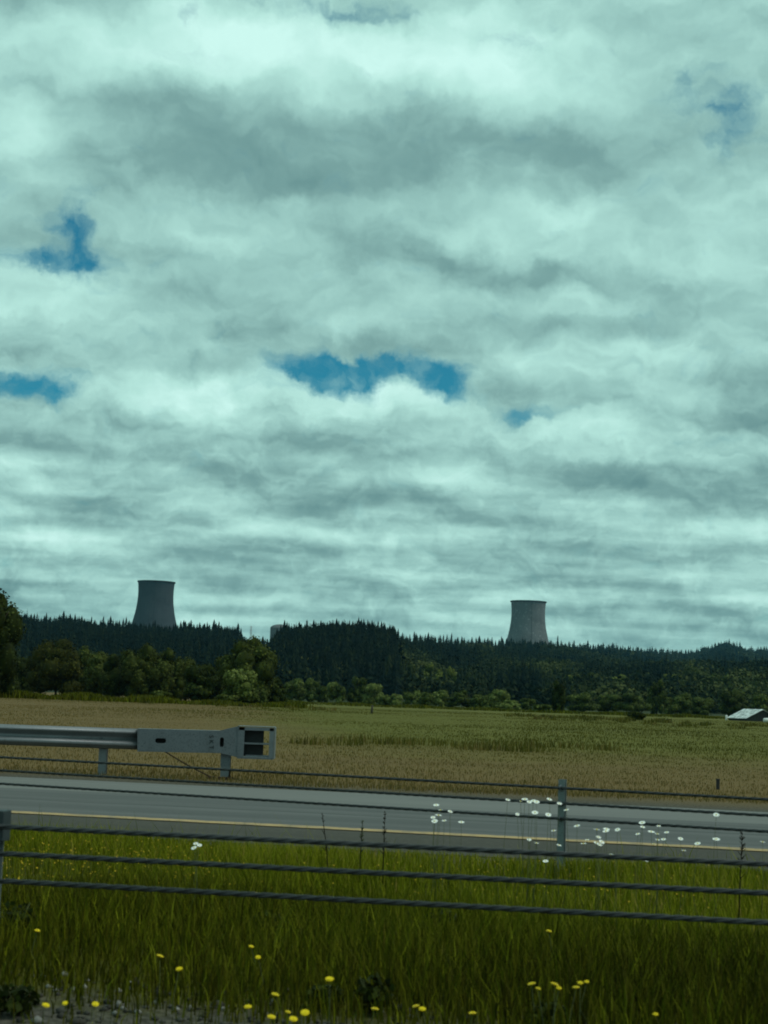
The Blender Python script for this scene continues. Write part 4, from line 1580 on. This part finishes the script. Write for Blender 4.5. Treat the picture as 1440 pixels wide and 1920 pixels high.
def plant_flower(name, hp, label, group, mats, r, n, tilt, seed, layers=1):
    rr = random.Random(seed)
    h = max(0.06, hp.z)
    root = empty(name, (hp.x, hp.y, 0.0))
    tag(root, label, 'flower', group)
    b = MB()
    bend = rr.uniform(-0.03, 0.03)
    b.tube([(-bend * 2, 0, -0.02), (bend, bend * 0.4, h * 0.5), (0, 0, h - 0.002)], [0.0018, 0.0014, 0.0010], 5)
    b.build('stem', M['stem'], root)
    b = flower_head(mats[0], n, r, 0.12, 0.52, layers)
    o = b.build('petals', mats[0], root, (0, 0, h))
    o.rotation_euler = (tilt + rr.uniform(-0.25, 0.35), rr.uniform(-0.3, 0.3), rr.uniform(-0.3, 0.3))
    b = MB()
    b.tube([(0, 0, -0.004), (0, 0, 0.003), (0, 0, 0.006)], [r * 0.12, r * 0.24, r * 0.12], 8)
    b.build('disc', mats[1], o)
    return root

DAISY = [(367, 1582), (374, 1585), (364, 1590), (818, 1510), (826, 1519), (844, 1522), (812, 1533), (822, 1529), (815, 1540), (833, 1539), (865, 1542), (832, 1593), (992, 1574),
         (938, 1595), (952, 1500), (976, 1503), (984, 1499), (992, 1504), (1000, 1502), (1006, 1504), (1030, 1499), (1049, 1507), (1062, 1519), (970, 1527), (1003, 1524), (1028, 1528),
         (1038, 1558), (992, 1575), (1006, 1581), (1048, 1585), (1082, 1549), (1094, 1582), (1101, 1575), (1122, 1570), (1118, 1581), (1124, 1584), (1128, 1579), (1119, 1556), (1137, 1555),
         (1136, 1559), (1158, 1556), (1145, 1603), (1153, 1611), (1204, 1543), (1205, 1551), (1196, 1564), (1221, 1560), (1235, 1549), (1232, 1564), (1250, 1561), (1233, 1575), (1244, 1574), (1226, 1583),
         (1276, 1573), (1282, 1595), (1343, 1528), (1343, 1574), (1308, 1582), (1430, 1579), (1212, 1613), (1023, 1615)]
rr = random.Random(4)


def daisy_label(px, py):
    if px < 400:
        return 'white daisy at left of the median, one of a lone clump of three', 'daisies in the lone clump at left'
    if px < 900:
        return 'white daisy in the clump left of the far barrier post', 'daisies left of the far barrier post'
    if px < 1075:
        if py < 1512:
            return 'white daisy high against the road, close to the far barrier post', 'high daisies by the far barrier post'
        return 'white daisy around the far barrier post, below the high cluster', 'daisies around the far barrier post'
    if px < 1175:
        return 'white daisy in the cluster just right of the far barrier post', 'daisies just right of the far barrier post'
    if px < 1262:
        return 'white daisy in the loose cluster midway between far barrier post and right edge', 'daisies midway to the right edge'
    return 'scattered single white daisy near the right edge', 'scattered daisies near the right edge'

for k, (px, py) in enumerate(DAISY):
    Zk = rr.uniform(9.0, 10.6)
    lab, grp = daisy_label(px, py)
    plant_flower('daisy', at(px, py, Zk), lab, grp, (M['petal'], M['disc']), rr.uniform(0.014, 0.023), 15, 0.22, k)

YEL = [(70, 1745), (300, 1793), (336, 1817), (471, 1775), (484, 1795), (516, 1865), (122, 1881), (86, 1885), (179, 1883), (465, 1888), (509, 1907), (540, 1898), (550, 1911), (572, 1899), (703, 1892), (780, 1887), (792, 1892),
       (886, 1900), (997, 1845), (1009, 1854), (1040, 1846), (1048, 1853), (1088, 1843), (1080, 1852), (1229, 1902), (1029, 1746), (618, 1836), (1100, 1841)]


def yellow_label(px, py):
    if py < 1830 and px < 600:
        return 'single yellow flower in the dull grass at lower left', 'yellow flowers in the lower left grass'
    if 990 <= px <= 1105 and py > 1830:
        return 'yellow flower in the bright cluster at lower right', 'yellow flowers of the lower right cluster'
    if py > 1860 and px < 300:
        return 'yellow flower on the gravel at the bottom left corner', 'yellow flowers at the bottom left'
    if py > 1860 and px < 600:
        return 'yellow flower at the bottom edge, left of the middle', 'yellow flowers at the bottom left of the middle'
    if py > 1860 and px < 1000:
        return 'yellow flower at the bottom edge, right of the middle', 'yellow flowers at the bottom right of the middle'
    if py > 1860:
        return 'lone yellow flower at the bottom edge far right', None
    if px > 900:
        return 'lone small yellow flower just under the lowest rope at right', None
    return 'lone faint yellow flower in the dark grass at the middle', None

for k, (px, py) in enumerate(YEL):
    dep = py - hor(px)
    hk = rr.uniform(0.16, 0.24) if py < 1860 else rr.uniform(0.08, 0.14)
    Zk = (EYE.z - hk) * F_PX / dep
    lab, grp = yellow_label(px, py)
    plant_flower('hawkbit', at(px, py, Zk), lab, grp, (M['yellow_petal'], M['yellow_petal']), rr.uniform(0.011, 0.018), 14, 0.25, 100 + k, 2)

# a haze of tiny yellow flowers further back on the left
NY = 520
V, Q, T = [], [], []
px_a = np.where(rng.random(NY) < 0.7, rng.uniform(-30, 420, NY), rng.uniform(420, 1440, NY))
sy = rng.uniform(9.6, 12.4, NY)
for k in range(NY):
    Zk = sy[k]
    xk = col_x(px_a[k], Zk)
    z = rng.uniform(0.10, 0.24)
    r = rng.uniform(0.003, 0.0075)
    c = np.array([xk, Zk, z])
    a = rng.uniform(0, 1.5)
    t1 = np.array([math.cos(a), math.sin(a), 0.15]) * r
    t2 = np.array([-math.sin(a), math.cos(a), 0.45]) * r
    i = len(V)
    V += [c + t1, c + t2, c - t1, c - t2, (xk - 0.001, Zk, -0.01), (xk + 0.001, Zk, -0.01)]
    Q.append((i, i + 1, i + 2, i + 3))
    T.append((i + 4, i + 5, i + 3))
me = np_mesh('buttercups', V, Q, T, M['buttercup'])
me.materials.append(M['stem'])
me.polygons.foreach_set('material_index', [0] * len(Q) + [1] * len(T))
o = link(bpy.data.objects.new('buttercups', me))
tag(o, 'haze of tiny yellow flowers in the bright grass at left', 'flowers', kind='stuff')

# dark dead stems standing above the grass in front of the road
DOCK = [(722, 1521, 11.0, 'tall dark dead seed stalk against the yellow line, left of the middle daisies', 0.0), (604, 1524, 11.3, 'leaning dark seed stalk left of the tall one', -0.07),
        (680, 1538, 11.6, 'short green tipped stalk between the two dark stalks', 0.01), (1392, 1562, 10.2, 'dark bushy stalk near the right edge', 0.02)]
for k, (px, py, Zk, lab, lean) in enumerate(DOCK):
    tp_ = at(px, py, Zk)
    h = tp_.z
    root = empty('weed_stalk', (tp_.x - lean, Zk, 0))
    tag(root, lab, 'weed')
    b = MB()
    b.tube([(0, 0, -0.02), (lean * 0.4, 0, h * 0.55), (lean, 0, h)], [0.005, 0.004, 0.002], 6)
    b.build('stem', M['dead_stem'], root)
    b = MB()
    q = random.Random(k)
    for j in range(34 if k != 1 else 14):
        t = q.uniform(0.5, 1.0)
        a = q.uniform(0, 6.28)
        l = (0.035 if k != 3 else 0.06) * (1.25 - t)
        c = Vector((lean * t, 0, h * t))
        e = c + Vector((math.cos(a) * l, math.sin(a) * l, l * 0.9))
        b.tube([c, e], [0.0035, 0.0015], 4)
    b.build('seed_head', M['dead_stem'] if k != 2 else M['stem'], root)

# leafy weed clumps: dark one at lower left, others along the lower grass
CLUMP = [(22, 1680, 1745, 0.26, 'dark leafy weed clump at the lower left under the lowest rope', 0.10), (610, 1826, 1870, 0.16, 'dark low weed in the dull grass near the bottom middle', 0.14),
         (700, 1810, 1880, 0.18, 'dark weed right beside the bottom middle weed', 0.10), (30, 1825, 1880, 0.2, 'dark weed clump at the bottom left corner', 0.08),
         (500, 1695, 1745, 0.2, 'green weed clump below the lowest rope, left of the middle', 0.2), (830, 1690, 1760, 0.22, 'dark green weed clump below the lowest rope, at the middle', 0.16),
         (1030, 1860, 1905, 0.2, 'dark weed just under the bright yellow cluster', 0.12)]
M['weed'] = foliage('weed_leaf', [(0.0, (0.008, 0.010, 0.004)), (0.5, (0.024, 0.032, 0.006)), (1.0, (0.06, 0.072, 0.012))], obj_color=False)
for k, (px, top, base, wd, lab, tn) in enumerate(CLUMP):
    Zk = EYE.z * F_PX / (base - hor(px))
    hk = EYE.z - (top - hor(px)) * Zk / F_PX
    p = at(px, base, Zk)
    root = empty('weed_clump', (p.x, Zk, 0))
    tag(root, lab, 'weed')
    q = np.random.default_rng(60 + k)
    b = MB()
    for j in range(7):
        a = q.uniform(0, 6.28)
        b.tube([(0, 0, -0.02), (math.cos(a) * wd * 0.2, math.sin(a) * wd * 0.2, hk * 0.5), (math.cos(a) * wd * 0.35, math.sin(a) * wd * 0.35, hk * q.uniform(0.7, 1.0))], [0.004, 0.003, 0.0015], 5)
    b.build('stem', M['stem'], root)
    n_ = 190
    d = q.normal(size=(n_, 3))
    d /= np.linalg.norm(d, axis=1)[:, None]
    c = d * (q.random((n_, 1)) ** 0.4) * np.array([wd * 0.5, wd * 0.5, hk * 0.48]) + np.array([0, 0, hk * 0.52])
    Vq, Qq = leaf_quads(q, c, d, 0.04, 0.9)
    link(bpy.data.objects.new('leaves', np_mesh('leaves', Vq, Qq, mat=M['weed'], tint=np.clip(0.2 + tn * 2 + q.normal(size=n_) * 0.2, 0, 1))), root)

# ------------------------------------------------------------------ thin valley haze
hm_ = bpy.data.materials.new('haze')
hm_.use_nodes = True
H = NT(hm_.node_tree)
H.n.clear()
pv = H.n.new('ShaderNodeVolumePrincipled')
pv.inputs['Color'].default_value = (0.24, 0.58, 0.80, 1.0)
pv.inputs['Density'].default_value = 2.7e-5
pv.inputs['Anisotropy'].default_value = 0.2
ho = H.n.new('ShaderNodeOutputMaterial')
H.l.new(pv.outputs[0], ho.inputs['Volume'])
b = MB()
b.box((0, 3900, 173.7), (9000, 9200, 350.6))
o = b.build('haze', hm_)
tag(o, kind='stuff')
